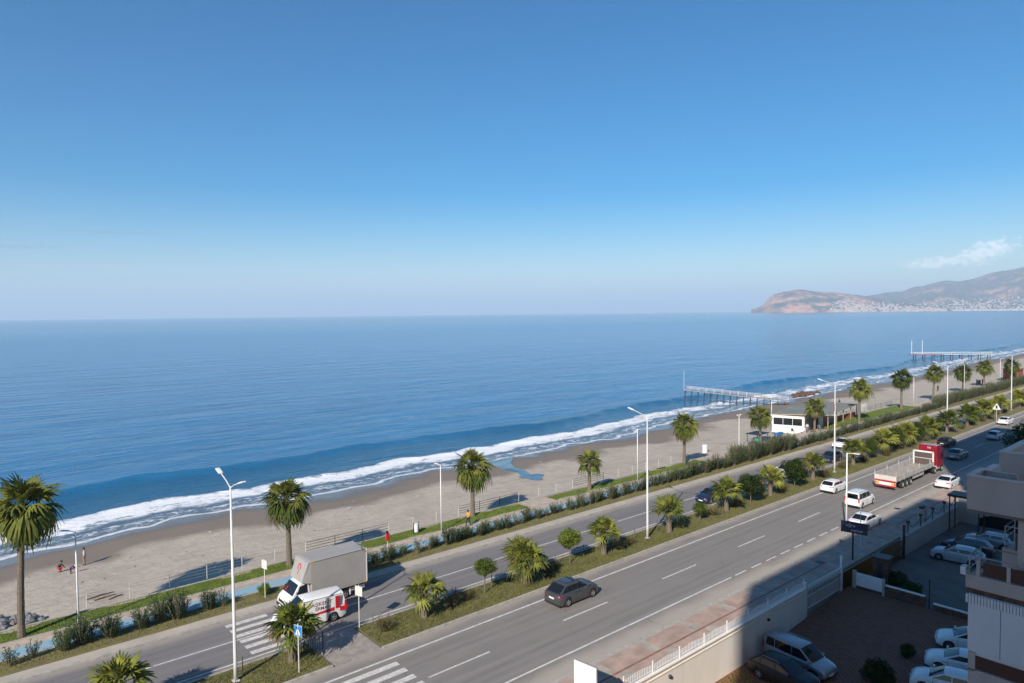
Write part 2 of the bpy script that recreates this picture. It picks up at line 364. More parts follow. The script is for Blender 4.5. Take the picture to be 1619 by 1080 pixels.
# tidal pool and its outlet on the sand
def pool():
    mb = MB(); cx, cy = 66.6, 73.6; pts = []
    for k in range(26):
        t = 2*math.pi*k/26; r = 1+.25*math.sin(3*t+1)
        pts.append((cx+1.7*math.cos(t)*r+.5*math.sin(t), cy+2.3*math.sin(t)*r))
    vs = [(cx, cy, zsand(cx, cy)+.05)]+[(x, y, zsand(x, y)+.05) for x, y in pts]
    mb.add(vs, [(0, k+1, (k+1) % 26+1) for k in range(26)])
    path = [(66.8, 75.2, .8), (68.5, 78.5, .9), (69, 82, 1.2), (70.5, 85, 1.6), (72.5, 88.3, 2.6), (74, 91, 4)]
    vs = []; 
    for x, y, wd in path: vs += [(x-wd, y, zsand(x-wd, y)+.04), (x, y, zsand(x, y)+.06), (x+wd, y, zsand(x+wd, y)+.04)]
    mb.add(vs, [f for i in range(len(path)-1) for f in ((i*3, i*3+1, i*3+4, i*3+3), (i*3+1, i*3+2, i*3+5, i*3+4))])
    wm, n, l, p = new_mat('pool_water'); p.inputs['Base Color'].default_value = (.05, .09, .13, 1); p.inputs['Roughness'].default_value = .1
    ns = N(n, l, 'ShaderNodeTexNoise', Scale=14.); b = N(n, l, 'ShaderNodeBump', Height=ns.outputs[0], Strength=.08); l.new(b.outputs[0], p.inputs['Normal'])
    struct(mb.build('tidal_pool_water', wm))
pool()

# ---------------- roads and promenade ----------------
def road_mat(name, edges, base1=(.182, .163, .146), base2=(.225, .203, .183), dust=(.40, .35, .29), tracks=()):
    """asphalt with dusty margins: edges = list of (y where clean, y where dusty, amount)"""
    m, n, l, p = new_mat(name); tc = N(n, l, 'ShaderNodeTexCoord'); P = tc.outputs['Object']
    mp = N(n, l, 'ShaderNodeMapping', i0=P); mp.inputs['Scale'].default_value = (.06, 1.4, 1)
    st = N(n, l, 'ShaderNodeTexNoise', i0=mp.outputs[0], Scale=1., Detail=4.)
    fi = N(n, l, 'ShaderNodeTexNoise', i0=P, Scale=18., Detail=5., Roughness=.7)
    bl = N(n, l, 'ShaderNodeTexNoise', i0=P, Scale=.35, Detail=5.)
    c = N(n, l, 'ShaderNodeMixRGB', i0=N(n, l, 'ShaderNodeMapRange', i0=st.outputs[0], i1=.35, i2=.65).outputs[0], i1=(*base1, 1), i2=(*base2, 1))
    c = N(n, l, 'ShaderNodeMixRGB', i0=N(n, l, 'ShaderNodeMapRange', i0=fi.outputs[0], i1=.3, i2=.7, i3=.0, i4=.30).outputs[0], i1=c.outputs[0], i2=(.27, .26, .25, 1))
    y = N(n, l, 'ShaderNodeSeparateXYZ', i0=P).outputs[1]
    yw = N(n, l, 'ShaderNodeMath', operation='ADD', i0=y, i1=N(n, l, 'ShaderNodeMath', operation='MULTIPLY_ADD', i0=bl.outputs[0], i1=1.6, i2=-.8).outputs[0])
    for a, b_, amt in edges:
        k = N(n, l, 'ShaderNodeMapRange', interpolation_type='SMOOTHSTEP', i0=yw.outputs[0], i1=float(a), i2=float(b_), i4=float(amt))
        c = N(n, l, 'ShaderNodeMixRGB', i0=k.outputs[0], i1=c.outputs[0], i2=(*dust, 1))
    # two darker wheel tracks and an oil line in each lane
    for yc in tracks:
        for off, wd, am in ((-.85, .42, .16), (.85, .42, .16), (0, .25, .22)):
            dy = N(n, l, 'ShaderNodeMath', operation='ABSOLUTE', i0=N(n, l, 'ShaderNodeMath', operation='SUBTRACT', i0=yw.outputs[0] if False else y, i1=float(yc+off)).outputs[0])
            k = N(n, l, 'ShaderNodeMapRange', interpolation_type='SMOOTHSTEP', i0=dy.outputs[0], i1=0., i2=wd, i3=am, i4=0.)
            k2 = N(n, l, 'ShaderNodeMath', operation='MULTIPLY', i0=k.outputs[0], i1=N(n, l, 'ShaderNodeMapRange', i0=bl.outputs[0], i1=.35, i2=.62).outputs[0])
            c = N(n, l, 'ShaderNodeMixRGB', i0=k2.outputs[0], i1=c.outputs[0], i2=(.085, .08, .076, 1))
    spn = N(n, l, 'ShaderNodeTexNoise', i0=P, Scale=1.3, Detail=3.)
    sp = N(n, l, 'ShaderNodeMapRange', i0=spn.outputs[0], i1=.70, i2=.76, i4=.35); c = N(n, l, 'ShaderNodeMixRGB', i0=sp.outputs[0], i1=c.outputs[0], i2=(.07, .065, .06, 1))
    # thin tar-sealed cracks
    vo = N(n, l, 'ShaderNodeTexVoronoi', feature='DISTANCE_TO_EDGE', i0=N(n, l, 'ShaderNodeVectorMath', operation='ADD', i0=P, i1=N(n, l, 'ShaderNodeTexNoise', i0=P, Scale=.8, Detail=4.).outputs[1]).outputs[0], Scale=.16)
    ck = N(n, l, 'ShaderNodeMapRange', i0=vo.outputs['Distance'], i1=.0, i2=.006, i3=.45, i4=0.)
    ck2 = N(n, l, 'ShaderNodeMath', operation='MULTIPLY', i0=ck.outputs[0], i1=N(n, l, 'ShaderNodeMapRange', i0=bl.outputs[0], i1=.45, i2=.6).outputs[0])
    c = N(n, l, 'ShaderNodeMixRGB', i0=ck2.outputs[0], i1=c.outputs[0], i2=(.07, .07, .07, 1))
    l.new(c.outputs[0], p.inputs['Base Color']); p.inputs['Roughness'].default_value = .85
    b = N(n, l, 'ShaderNodeBump', Height=fi.outputs[0], Strength=.25); b.inputs['Distance'].default_value = .01; l.new(b.outputs[0], p.inputs['Normal'])
    return m
M['road_near'] = road_mat('asphalt_near', [(31.6, 30.0, .85), (39.1, 40.1, .55)], tracks=(33.2, 36.9))
M['road_far'] = road_mat('asphalt_far', [(50.4, 51.4, .5), (45.0, 44.2, .5)], (.150, .138, .134), (.188, .173, .165), tracks=(46.4, 49.8))
XA, XB = -150, 900
def strip(name, y0, y1, z, m, x0=XA, x1=XB, parent=None):
    mb = MB(); n = 12
    for i in range(n):
        a, b = x0+(x1-x0)*i/n, x0+(x1-x0)*(i+1)/n
        mb.quad((a, y0, z), (b, y0, z), (b, y1, z), (a, y1, z))
    o = mb.build(name, m, parent)
    if parent is None: struct(o)
    return o
def slab(name, x0, x1, y0, y1, z0, z1, m, parent=None, bevel=0):
    o = MB().box(x0, x1, y0, y1, z0, z1).build(name, m, parent, bevel=bevel)
    if parent is None: struct(o)
    return o
GM = mat('ground_soil', (.20, .18, .13), .95, .2, .1, .5)
strip('ground', -4000, 25.6, -3.4, GM, -6000, 9000)
strip('ground', 25.6, 60.5, -.06, GM)
rn = strip('near_carriageway', 29.45, 40.1, 0, M['road_near']); rf = strip('far_carriageway', 44.25, 51.5, 0, M['road_far'])
def paint(name, x0, x1, y0, y1, par, z=.004):
    mb = MB().quad((x0, y0, z), (x1, y0, z), (x1, y1, z), (x0, y1, z)); return mb.build(name, M['asphalt_paint'], par)
for i in range(-12, 40):
    x = 22.8+11.75*i; paint('lane_dash', x, x+4.85, 34.98, 35.13, rn)
paint('edge_line', XA, XB, 38.62, 38.80, rn); paint('edge_line', XA, 50.9, 31.3, 31.46, rn); paint('edge_line', 72.4, XB, 31.3, 31.46, rn)
x = 51.5
while x < 72: paint('edge_dash', x, x+1.7, 31.3, 31.46, rn); x += 2.55
paint('edge_line', XA, XB, 44.78, 44.93, rf)
x = -136.
for i in range(80):
    x = 20.4+11.75*(i-20); paint('lane_dash', x, x+8.9, 47.98, 48.12, rf)
for k in range(6): paint('crosswalk_stripe', 18.4, 22.3, 38.1-k*1.02-.5, 38.1-k*1.02, rn, .008)
for k in range(6): paint('crosswalk_stripe', 15.6, 18.6, 50.9-k*1.02-.5, 50.9-k*1.02, rf, .008)
# kerbs
for name, y0, y1, z1 in (('kerb', 40.1, 40.28, .13), ('kerb', 44.07, 44.25, .13), ('kerb', 29.25, 29.45, .12)):
    slab(name, XA, 18.9 if y0 > 40 else XB, y0, y1, -.05, z1, M['kerb'])
    if y0 > 40: slab(name, 22.5, XB, y0, y1, -.05, z1, M['kerb'])
slab('kerb', XA, XB, 51.5, 51.75, -.05, .13, M['kerb']); slab('kerb', XA, XB, 55.05, 55.2, -.05, .15, M['kerb'])
strip('kerbside_paving', 51.75, 52.75, .12, M['concrete'])
strip('verge_soil', 52.75, 55.05, .11, M['dirtgrass'])
strip('cycle_path', 55.2, 56.75, .12, M['pathblue']); strip('footpath', 56.75, 57.95, .12, M['pathbeige'])
slab('kerb', XA, XB, 57.95, 58.1, -.05, .17, M['kerb'])
strip('lawn_soil', 58.1, 60.35, .12, M['lawn'], XA, 52); strip('lawn_soil', 58.1, 60.0, .12, M['lawn'], 56.5, 87.5)
strip('lawn_soil', 58.1, 62.5, .12, M['lawn'], 128, 172); strip('sandy_plaza', 58.1, 60.6, .1, M['sandflat'] if 'sandflat' in M else M['pathbeige'], 87.5, 128)
strip('sandy_plaza', 58.1, 60.35, .1, M['pathbeige'], 52, 56.5); strip('sandy_plaza', 58.1, 60.6, .1, M['pathbeige'], 172, XB)
slab('kerb', XA, 88, 60.35, 60.55, -.9, .16, M['kerb'])
slab('kerb', 128, 172, 62.5, 62.7, -.9, .16, M['kerb'])
# median: two islands of dry grass and the paved gap of the crossing
strip('median_soil', 40.28, 44.07, .10, M['dirtgrass'], XA, 18.9); strip('median_soil', 40.28, 44.07, .10, M['dirtgrass'], 22.5, XB)
slab('crossing_paving', 18.9, 22.5, 40.1, 44.25, -.05, .012, M['slab'])

# near pavement: beige paving with red panels and one red tile line
pv = slab('pavement', XA, XB, 25.9, 29.25, -.06, .10, M['wallbeige'] if 'wallbeige' in M else M['concrete'])
M['redpaver'] = mat('faded_red_pavers', (.42, .30, .24), .9, .14, .8, .3); M['redline'] = mat('red_tile_line', (.30, .13, .095), .85, .15, 3, .2)
M['sandpaver'] = mat('sand_pavers', (.40, .35, .29), .9, .14, 1.2, .3)
MB().quad((XA, 25.95, .104), (XB, 25.95, .104), (XB, 29.2, .104), (XA, 29.2, .104)).build('paver_surface', M['sandpaver'], pv)
for i in range(-3, 16):
    x0 = 27.2+i*4.6
    MB().quad((x0, 27.62, .108), (x0+3.8, 27.62, .108), (x0+3.8, 29.12, .108), (x0, 29.12, .108)).build('red_paving_panel', M['redpaver'], pv)
    MB().quad((x0+.8, 26.1, .108), (x0+4.5, 26.1, .108), (x0+4.5, 27.38, .108), (x0+.8, 27.38, .108)).build('red_paving_panel', M['redpaver'], pv)
MB().quad((XA, 27.42, .112), (60, 27.42, .112), (60, 27.58, .112), (XA, 27.58, .112)).build('red_tile_line', M['redline'], pv)
MB().quad((76, 27.42, .112), (XB, 27.42, .112), (XB, 27.58, .112), (76, 27.58, .112)).build('red_tile_line', M['redline'], pv)
# manhole and gutter grates
for x, y in ((59.5, 27.9), (82.5, 29.9)):
    MB().lathe([(0, .0), (.36, .0), (.36, -.02)], 20, c=(x, y, .125 if y < 29 else .012)).build('manhole_cover', M['dark'], pv)
MB().quad((82, 32.9, .006), (82.8, 32.9, .006), (82.8, 33.4, .006), (82, 33.4, .006)).build('repair_patch', M['slab'], rn)

# ---------------- car parks ----------------
def lotz(x): return -2.5 if x < 44 else min(-1.4, -2.5+(x-44)*.069)
def brick_mat():
    m, n, l, p = new_mat('brown_block_paving'); tc = N(n, l, 'ShaderNodeTexCoord'); P = tc.outputs['Object']
    br = N(n, l, 'ShaderNodeTexBrick', i0=P, Scale=1.); br.inputs['Color1'].default_value = (.36, .135, .075, 1); br.inputs['Color2'].default_value = (.24, .09, .052, 1)
    br.inputs['Mortar'].default_value = (.05, .035, .03, 1); br.inputs['Mortar Size'].default_value = .03; br.inputs['Brick Width'].default_value = .42; br.inputs['Row Height'].default_value = .21
    mp = N(n, l, 'ShaderNodeMapping', i0=P); mp.inputs['Rotation'].default_value = (0, 0, R(90)); l.new(mp.outputs[0], br.inputs[0])
    ns = N(n, l, 'ShaderNodeTexNoise', i0=P, Scale=.5, Detail=5.)
    mx = N(n, l, 'ShaderNodeMixRGB', i0=N(n, l, 'ShaderNodeMapRange', i0=ns.outputs[0], i1=.35, i2=.65, i4=.55).outputs[0], i1=br.outputs[0], i2=(.20, .10, .062, 1))
    l.new(mx.outputs[0], p.inputs['Base Color']); p.inputs['Roughness'].default_value = .9
    b = N(n, l, 'ShaderNodeBump', Height=N(n, l, 'ShaderNodeMath', operation='SUBTRACT', i0=1., i1=br.outputs['Fac']).outputs[0], Strength=.6); b.inputs['Distance'].default_value = .02; l.new(b.outputs[0], p.inputs['Normal'])
    return m
M['block'] = brick_mat()
grid('car_park_paving', [-20, 10, 30, 44, 50, 56, 59.4, 60.0], [-20, 0, 15, 25.55], lambda x, y: lotz(x), M['block'], smooth=False)
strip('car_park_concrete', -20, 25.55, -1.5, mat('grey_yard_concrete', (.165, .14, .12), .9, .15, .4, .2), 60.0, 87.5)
strip('ground', -600, 25.6, -.04, GM, 87.9, 900)
for i in range(3):   # grass weeds patch by the wall where the sun reaches
    pass

# ---------------- mountains and town across the bay ----------------
def px2ae(x, y):
    """bearing and elevation of a far skyline point, from the survey of the view"""
    dx = (x-809.5)/1079; hy = 505-18*x/1619
    return 49.6-math.degrees(math.atan(dx)), math.degrees(math.atan((hy-y)/1079/math.hypot(1, dx)))
head = [(1172, 490.5), (1195, 488.5), (1208, 482), (1218, 470), (1226, 465), (1240, 462), (1256, 459), (1270, 457.5), (1292, 461), (1320, 462.5), (1345, 466), (1375, 469), (1400, 474), (1440, 480), (1490, 486), (1520, 489)]
back = [(1335, 478), (1360, 470), (1375, 467), (1400, 464), (1430, 462.5), (1450, 456), (1480, 448), (1497, 445), (1520, 446.5), (1540, 443), (1560, 437), (1590, 430), (1619, 425), (1700, 422), (1850, 418), (2100, 425)]
Hd = sorted(px2ae(*p) for p in head); Bk = sorted(px2ae(*p) for p in back)
def prof(T, a):
    if a < T[0][0]: return T[0][1]
    return max(0, float(np.interp(a, [t[0] for t in T], [t[1] for t in T], right=0)))
def rock_mat(nm='mountain_rock_and_scrub', t0=.42, t1=.56):
    m, n, l, p = new_mat(nm); tc = N(n, l, 'ShaderNodeTexCoord'); P = tc.outputs['Object']
    a = N(n, l, 'ShaderNodeTexNoise', i0=P, Scale=.005, Detail=9., Roughness=.8); b = N(n, l, 'ShaderNodeTexNoise', i0=P, Scale=.0012, Detail=6.)
    z = N(n, l, 'ShaderNodeSeparateXYZ', i0=P).outputs[2]
    g = N(n, l, 'ShaderNodeNewGeometry'); sl = N(n, l, 'ShaderNodeSeparateXYZ', i0=g.outputs['Normal']).outputs[2]
    k = N(n, l, 'ShaderNodeMath', operation='ADD', i0=a.outputs[0], i1=N(n, l, 'ShaderNodeMapRange', i0=sl, i1=.55, i2=.97, i3=.20, i4=-.05).outputs[0])
    c = N(n, l, 'ShaderNodeMixRGB', i0=N(n, l, 'ShaderNodeMapRange', i0=k.outputs[0], i1=t0, i2=t1).outputs[0], i1=(.04, .055, .04, 1), i2=(.52, .27, .17, 1))
    l.new(c.outputs[0], p.inputs['Base Color']); p.inputs['Roughness'].default_value = .95
    return m
M['rock_far'] = rock_mat()
def ridge(name, T, R0, W, az0, az1, na, nr, seed, hscale=1.0):
    """terrain between bearings az0..az1: rises from R0 to the skyline at R0+W, then falls away"""
    v = []; 
    for i in range(na):
        a = az0+(az1-az0)*i/(na-1); e = prof(T, a); ca, sa = math.cos(R(a)), math.sin(R(a))
        for j in range(nr):
            t = j/(nr-1)*1.6; r = R0+W*t
            top = HC+(R0+W)*math.tan(R(e)) if e > .01 else -30
            s = (1-(1-min(t, 1))**1.7) if t <= 1 else max(0, 1-(t-1)*1.3)
            hgt = -3+(top+3)*s*hscale
            q = Vector((ca*r/700, sa*r/700, seed))
            nn = noise.fractal(q, 1., 2., 6)
            amp = (top+3)*.20*min(1, 4*t)*(1-.85*math.exp(-((t-1)/.14)**2)) if top > 0 else 0
            v.append((ca*r, sa*r, max(-30, hgt+nn*amp) if top > 0 else -30))
    f = [(i*nr+j, i*nr+j+1, (i+1)*nr+j+1, (i+1)*nr+j) for i in range(na-1) for j in range(nr-1)]
    me = bpy.data.meshes.new(name); me.from_pydata(v, [], f); me.materials.append(M['rock_far'])
    o = mobj(name, me); o['kind'] = 'structure'
    if name == 'mountains': me.materials.clear(); me.materials.append(rock_mat('mountain_scrub', .47, .62))
    return v, nr
hv, hn = ridge('headland', Hd, 8600, 900, 30.2, 16.5, 170, 22, 3.1)
bv, bn = ridge('mountains', Bk, 9800, 3400, 26.2, -3, 220, 30, 8.7)
slab('coastal_plain', 8650, 16000, 0, 3600, -4, .5, mat('far_shore_sand', (.45, .40, .33), .9, .1, .002))
def town():
    mats = [mat('town_white_walls', (.55, .50, .46), .9, .1, .01), mat('town_tan_walls', (.50, .40, .32), .9, .1, .01), mat('town_tile_roofs', (.38, .19, .13), .9, .1, .01)]
    mb = MB(); r = random.Random(5)
    def at(vs, nr, i, j): return vs[i*nr+j]
    n = 0
    while n < 1500:
        if r.random() < .45:
            vs, nr, na, src = hv, hn, 170, 0; a = r.uniform(17, 24.4)
            i = int((30.2-a)/(30.2-16.5)*169); j = int(abs(r.gauss(0, .26))*12)
            if a > 24 and r.random() < .6: continue
        else:
            vs, nr, src = bv, bn, 1; i = int(r.uniform(55, 150)); j = int(abs(r.gauss(0, .22))*11)
        if j >= nr-2: continue
        p = vs[i*nr+j]; q = vs[(i+1)*nr+j+1]; t, u = r.random(), r.random()
        x = p[0]+(q[0]-p[0])*t; y = p[1]+(q[1]-p[1])*u; z = p[2]+(q[2]-p[2])*t
        if z > 150 or z < -20: continue
        z = max(z, -2); s = r.uniform(9, 22); h = r.uniform(4, 9)+ (9 if r.random() < .1 else 0); m = r.choice((0, 0, 0, 1))
        mb.box(x-s/2, x+s/2, y-s/2, y+s/2, z-16, z+h, m)
        if r.random() < .4: mb.box(x-s/2-.5, x+s/2+.5, y-s/2-.5, y+s/2+.5, z+h, z+h+1.5, 2)
        n += 1
    # the low town along the far shore
    for k in range(1100):
        a = r.uniform(12.0, 25); rr = r.uniform(8700, 9700); x, y = rr*math.cos(R(a)), rr*math.sin(R(a)); s = r.uniform(10, 24); h = r.uniform(5, 16)
        mb.box(x-s/2, x+s/2, y-s/2, y+s/2, -3, h, r.choice((0, 0, 1)))
    o = mb.build('hillside_town', mats); o['kind'] = 'stuff'
    o['label'] = 'pale buildings of the town spread along the far shore'
town()
# the castle walls and pines on the headland crest read as thin pale lines
def haze():
    m = bpy.data.materials.new('haze_air'); m.use_nodes = True; n = m.node_tree.nodes; n.clear()
    o = n.new('ShaderNodeOutputMaterial'); v = n.new('ShaderNodeVolumePrincipled'); v.inputs['Color'].default_value = (.74, .87, .98, 1); v.inputs['Density'].default_value = HAZE
    v.inputs['Anisotropy'].default_value = 0
    m.node_tree.links.new(v.outputs[0], o.inputs['Volume'])
    ob = MB().box(-42000, 62000, -7000, 62000, -35, 980).build('haze', m); ob['kind'] = 'stuff'
HAZE = 8.5e-5
haze()

# ---------------- vehicles ----------------
def paint_mat(name, col, metal=0., rough=.3):
    return mat(name, col, rough, .03, 1.2, 0, metal, .6)
P_ = {'grey': paint_mat('paint_metallic_grey', (.085, .085, .095), .45), 'white': paint_mat('paint_white', (.74, .74, .73)), 'black': mat('paint_black', (.008, .008, .012), .45, .03, 1.2, 0, 0, .15),
      'silver': paint_mat('paint_silver', (.38, .38, .40), .5), 'darkblue': paint_mat('paint_dark_blue', (.015, .02, .05)), 'darkgrey': paint_mat('paint_dark_grey', (.05, .05, .055), .3),
      'midgrey': paint_mat('paint_mid_grey', (.24, .235, .235), .5), 'red': paint_mat('paint_truck_red', (.27, .012, .022)), 'paleblue': paint_mat('paint_pale_grey_blue', (.40, .44, .48), .3)}
def wheel_meshes():
    t = MB(); t.lathe([(.62, -.5), (.93, -.5), (1, -.36), (1, .36), (.93, .5), (.62, .5)], 20, 'y'); tm = t.mesh('tyre', M['tyre'], True)
    r = MB(); r.lathe([(.64, -.46), (.60, -.40), (.56, -.2), (.0, -.2)], 20, 'y', m=1)
    for k in range(5):
        a = 2*math.pi*k/5; c, s = math.cos(a), math.sin(a)
        def q(u, v, y): return (u*c-v*s, y, u*s+v*c)
        r.add([q(.08, -.10, -.42), (q(.08, .10, -.42)), q(.62, .07, -.40), q(.62, -.07, -.40), q(.08, -.10, -.3), q(.08, .10, -.3), q(.62, .07, -.3), q(.62, -.07, -.3)],
              [(0, 1, 2, 3), (0, 3, 7, 4), (1, 5, 6, 2), (3, 2, 6, 7), (0, 4, 5, 1)], 0)
    r.lathe([(.17, -.3), (.17, -.44), (0, -.45)], 10, 'y', m=0); r.lathe([(.66, -.47), (.60, -.48), (.58, -.36)], 20, 'y', m=0)
    return tm, r.mesh('rim', [M['rim'], M['plastic']])
TY, RM = wheel_meshes()
def add_wheel(par, x, y, r, wdt, side, rimmat=None):
    o = mobj('wheel', TY, par, (x, y, r)); o.scale = (r, wdt, r)
    if side > 0: o.rotation_euler = (0, 0, math.pi)
    mobj('rim', RM, o); return o

STY = { # lower body top line (x fraction, height), greenhouse (rear base, rear roof, front roof, front base), belt height, roof height
 'sedan': dict(top=[(-.5, .34), (-.495, .50), (-.47, .62), (-.44, .665), (-.30, .69), (.24, .655), (.32, .63), (.42, .56), (.475, .47), (.495, .36), (.5, .28)], g=(-.395, -.17, .055, .275)),
 'hatch': dict(top=[(-.5, .34), (-.497, .52), (-.485, .62), (-.46, .665), (-.30, .675), (.24, .65), (.33, .62), (.43, .54), (.475, .45), (.495, .34), (.5, .28)], g=(-.478, -.33, .045, .265)),
 'suv': dict(top=[(-.5, .34), (-.499, .52), (-.490, .60), (-.465, .645), (-.3, .66), (.24, .65), (.32, .635), (.44, .58), (.48, .51), (.495, .40), (.5, .30)], g=(-.486, -.285, .02, .265)),
 'van': dict(top=[(-.5, .30), (-.5, .52), (-.497, .56), (-.48, .57), (-.3, .575), (.28, .56), (.36, .53), (.45, .46), (.485, .38), (.5, .28)], g=(-.492, -.462, .10, .315)),
}
def lerp_tab(tab, t): return float(np.interp(t, [a for a, b in tab], [b for a, b in tab]))
def make_car(name, label, cat, style, L, W, H, paint, loc, rz, wb=.60, wr=.33, roofglass=False, rails=False, group=None, plate=True, side_panes=3, panelvan=False, decals=None):
    S = STY[style]; root = empty(name, loc, rz, label, cat, group)
    P = P_[paint]; xf, xr = wb*L/2+.02*L, -wb*L/2+.01*L; gc = .19
    def hw(t):   # half width along the length
        e = abs(t)*2; return W/2*(1-.16*max(0, (e-.72)/.28)**2.2-.0)
    st = sorted(set([-.5, -.497, -.49, -.475, -.45, -.42, .42, .45, .47, .485, .495, .5]+[round(i/30, 4) for i in range(-13, 14)]+
                    [round((c+wr*1.13*k)/L, 4) for c in (xf, xr) for k in (-1.0, -.999, -.93, -.8, -.6, -.3, 0, .3, .6, .8, .93, .999, 1.0)]))
    mb = MB(); rows = []
    for t in st:
        x = t*L; zt = lerp_tab(S['top'], t)*H; w = hw(t)
        zb = gc+.10*max(0, (abs(t)-.42)/.08)
        for c in (xf, xr):
            d = abs(x-c)
            if d < wr*1.13: zb = max(zb, wr+math.sqrt((wr*1.13)**2-d*d)*.97)
        zb = min(zb, zt-.04)
        zs = [zb, zb+.02, max(zb+.03, gc+.25*(zt-gc)), max(zb+.035, gc+.62*(zt-gc)), max(zb+.04, gc+.90*(zt-gc)), max(zb+.045, zt)]
        ys = [w*.93, w*.975, w*.995, w, w*.965, w*.86]
        pr = [(-y, z) for y, z in zip(ys, zs)]; pr += [(-w*.4, zs[-1]+.022), (w*.4, zs[-1]+.022)]; pr += [(y, z) for y, z in zip(ys[::-1], zs[::-1])]
        rows.append([(x, y, z) for y, z in pr])
    n = len(rows[0]); v = [p for r_ in rows for p in r_]
    f = [(i*n+k, (i+1)*n+k, (i+1)*n+k+1, i*n+k+1) for i in range(len(rows)-1) for k in range(n-1)]
    f += [tuple(range(n)), tuple((len(rows)-1)*n+k for k in range(n))[::-1]]
    mb.add(v, f); body = mb.build('body', P, root, smooth=True)
    es = body.modifiers.new('edge', 'EDGE_SPLIT'); es.split_angle = R(38)
    MB().box(-L*.485, L*.485, -W*.42, W*.42, gc-.02, gc+.22).build('underbody', M['plastic'], root)
    # greenhouse
    rb, rr, rfr, fb = [g*L for g in S['g']]; zb_ = lerp_tab(S['top'], 0)*H-.01; yb = W/2*.875; yt = W/2*(.74 if style != 'van' else .80); zr = H-.05
    zbr = lerp_tab(S['top'], S['g'][0])*H-.01; zbf = lerp_tab(S['top'], S['g'][3])*H-.01
    def sec(x, zlo, zhi, k):   # k = how far up towards the full roof width
        y1 = yb+(yt-yb)*k; r_ = .07*k
        return [(x, -yb*.995, zlo), (x, -y1, zhi-r_), (x, -y1+r_*1.5, zhi-r_*.25), (x, -y1*.5, zhi+.018*k), (x, y1*.5, zhi+.018*k), (x, y1-r_*1.5, zhi-r_*.25), (x, y1, zhi-r_), (x, yb*.995, zlo)]
    S2 = []
    for u in (0, .5, .93): S2.append(sec(rb+(rr-rb)*u, zbr+(zb_-zbr)*u, zbr+(zr-zbr)*u+.02*u, u if u else .02))
    for u in (0, .25, .5, .75, 1): S2.append(sec(rr+(rfr-rr)*u, zb_, zr+.04*math.sin(math.pi*(.15+u*.8)), 1))
    for u in (.93, .5, 0): S2.append(sec(fb+(rfr-fb)*u, zbf+(zb_-zbf)*u, zbf+(zr-zbf)*u+.02*u, u if u else .02))
    mb = MB(); n = 8; v = [p for s_ in S2 for p in s_]
    f = [(i*n+k, (i+1)*n+k, (i+1)*n+k+1, i*n+k+1) for i in range(len(S2)-1) for k in range(n-1)]
    mb.add(v, f); cab = mb.build('cabin', P, root, smooth=True); cab.modifiers.new('edge', 'EDGE_SPLIT').split_angle = R(33)
    def side(x, z, s, off=.012):
        zz = (z-zb_)/(zr-zb_); y = yb+(yt-yb)*max(0, zz)+off; return (x, s*y, z)
    def slant(u, yk, s0, s1, off, z0, z1, x0, x1):  # a point on the windscreen or rear window
        pass
    def screen(name_, x0, z0, x1, z1, u0, u1, g):
        d = Vector((x1-x0, 0, z1-z0)); nrm = Vector((-d.z, 0, d.x)).normalized()
        if (nrm.x > 0) != (x0 > 0): nrm = -nrm
        if nrm.z < 0: nrm = Vector((abs(nrm.x)*(1 if x0 > 0 else -1), 0, abs(nrm.z)))
        q = MB(); pts = []
        for u in (u0, (u0+u1)/2, u1):
            w_ = (yb+(yt-yb)*u)*g; c = Vector((x0, 0, z0))+d*u
            for yy in (-1, -.5, .5, 1): pts.append(Vector((c.x, w_*yy, c.z+.018*u+(.02 if abs(yy) < 1 else 0)*u))+nrm*(.016+(.008 if abs(yy) < 1 else 0)))
        q.add(pts, [(r0*4+k, r0*4+k+1, r0*4+k+5, r0*4+k+4) for r0 in (0, 1) for k in range(3)])
        q.build(name_, M['glass'], root, smooth=True)
    screen('windscreen', fb, zbf, rfr, zr, .08, .93, .90)
    if not panelvan: screen('rear_window', rb, zbr, rr, zr, (.14 if style != 'van' else .12), (.86 if style != 'van' else .80), .86)
    if side_panes:
        za, zz = zb_+.05, zr-.10
        def xf_at(z): return fb+(rfr-fb)*min(1, (z-zbf)/(zr-zbf))-.10
        def xr_at(z): return rb+(rr-rb)*min(1, (z-zbr)/(zr-zbr))+(.14 if style != 'van' else .16)
        bounds = {1: [(.62, 1)], 2: [(.0, .5), (.5, 1)], 3: [(0, .22), (.22, .60), (.60, 1)]}[side_panes]
        if style in ('sedan',): bounds = [(.0, .12), (.12, .54), (.54, 1)]
        if panelvan: bounds = [(.66, 1)]
        for s in (-1, 1):
            for a, b_ in bounds:
                A = xr_at(za)+(xf_at(za)-xr_at(za))*a+.03; A2 = xr_at(zz)+(xf_at(zz)-xr_at(zz))*a+.03 if a == 0 else A
                B = xr_at(za)+(xf_at(za)-xr_at(za))*b_-.03; B2 = xf_at(zz)-.03 if b_ == 1 else B
                if A2 > B2-.1: A2 = min(A2, B2-.1)
                mbq = MB(); pts = [side(A, za, s), side(B, za, s), side(B2, zz, s), side(min(max(A2, A if a else A2), B2-.05), zz, s)]
                mbq.add(pts, [(0, 1, 2, 3) if s < 0 else (3, 2, 1, 0)]); mbq.build('side_window', M['glass'], root)
    if roofglass:
        MB().box(rr+.15, rfr-.1, -yt*.68, yt*.68, zr+.03, zr+.048).build('glass_roof', M['glass'], root)
    if rails:
        for s in (-1, 1): MB().tube([(rr+.05, s*(yt-.03), zr+.0), (rr+.2, s*(yt-.03), zr+.075), (rfr-.2, s*(yt-.03), zr+.075), (rfr, s*(yt-.03), zr)], .018, 6).build('roof_rail', M['rim'], root)
    zl = lerp_tab(S['top'], .45)*H
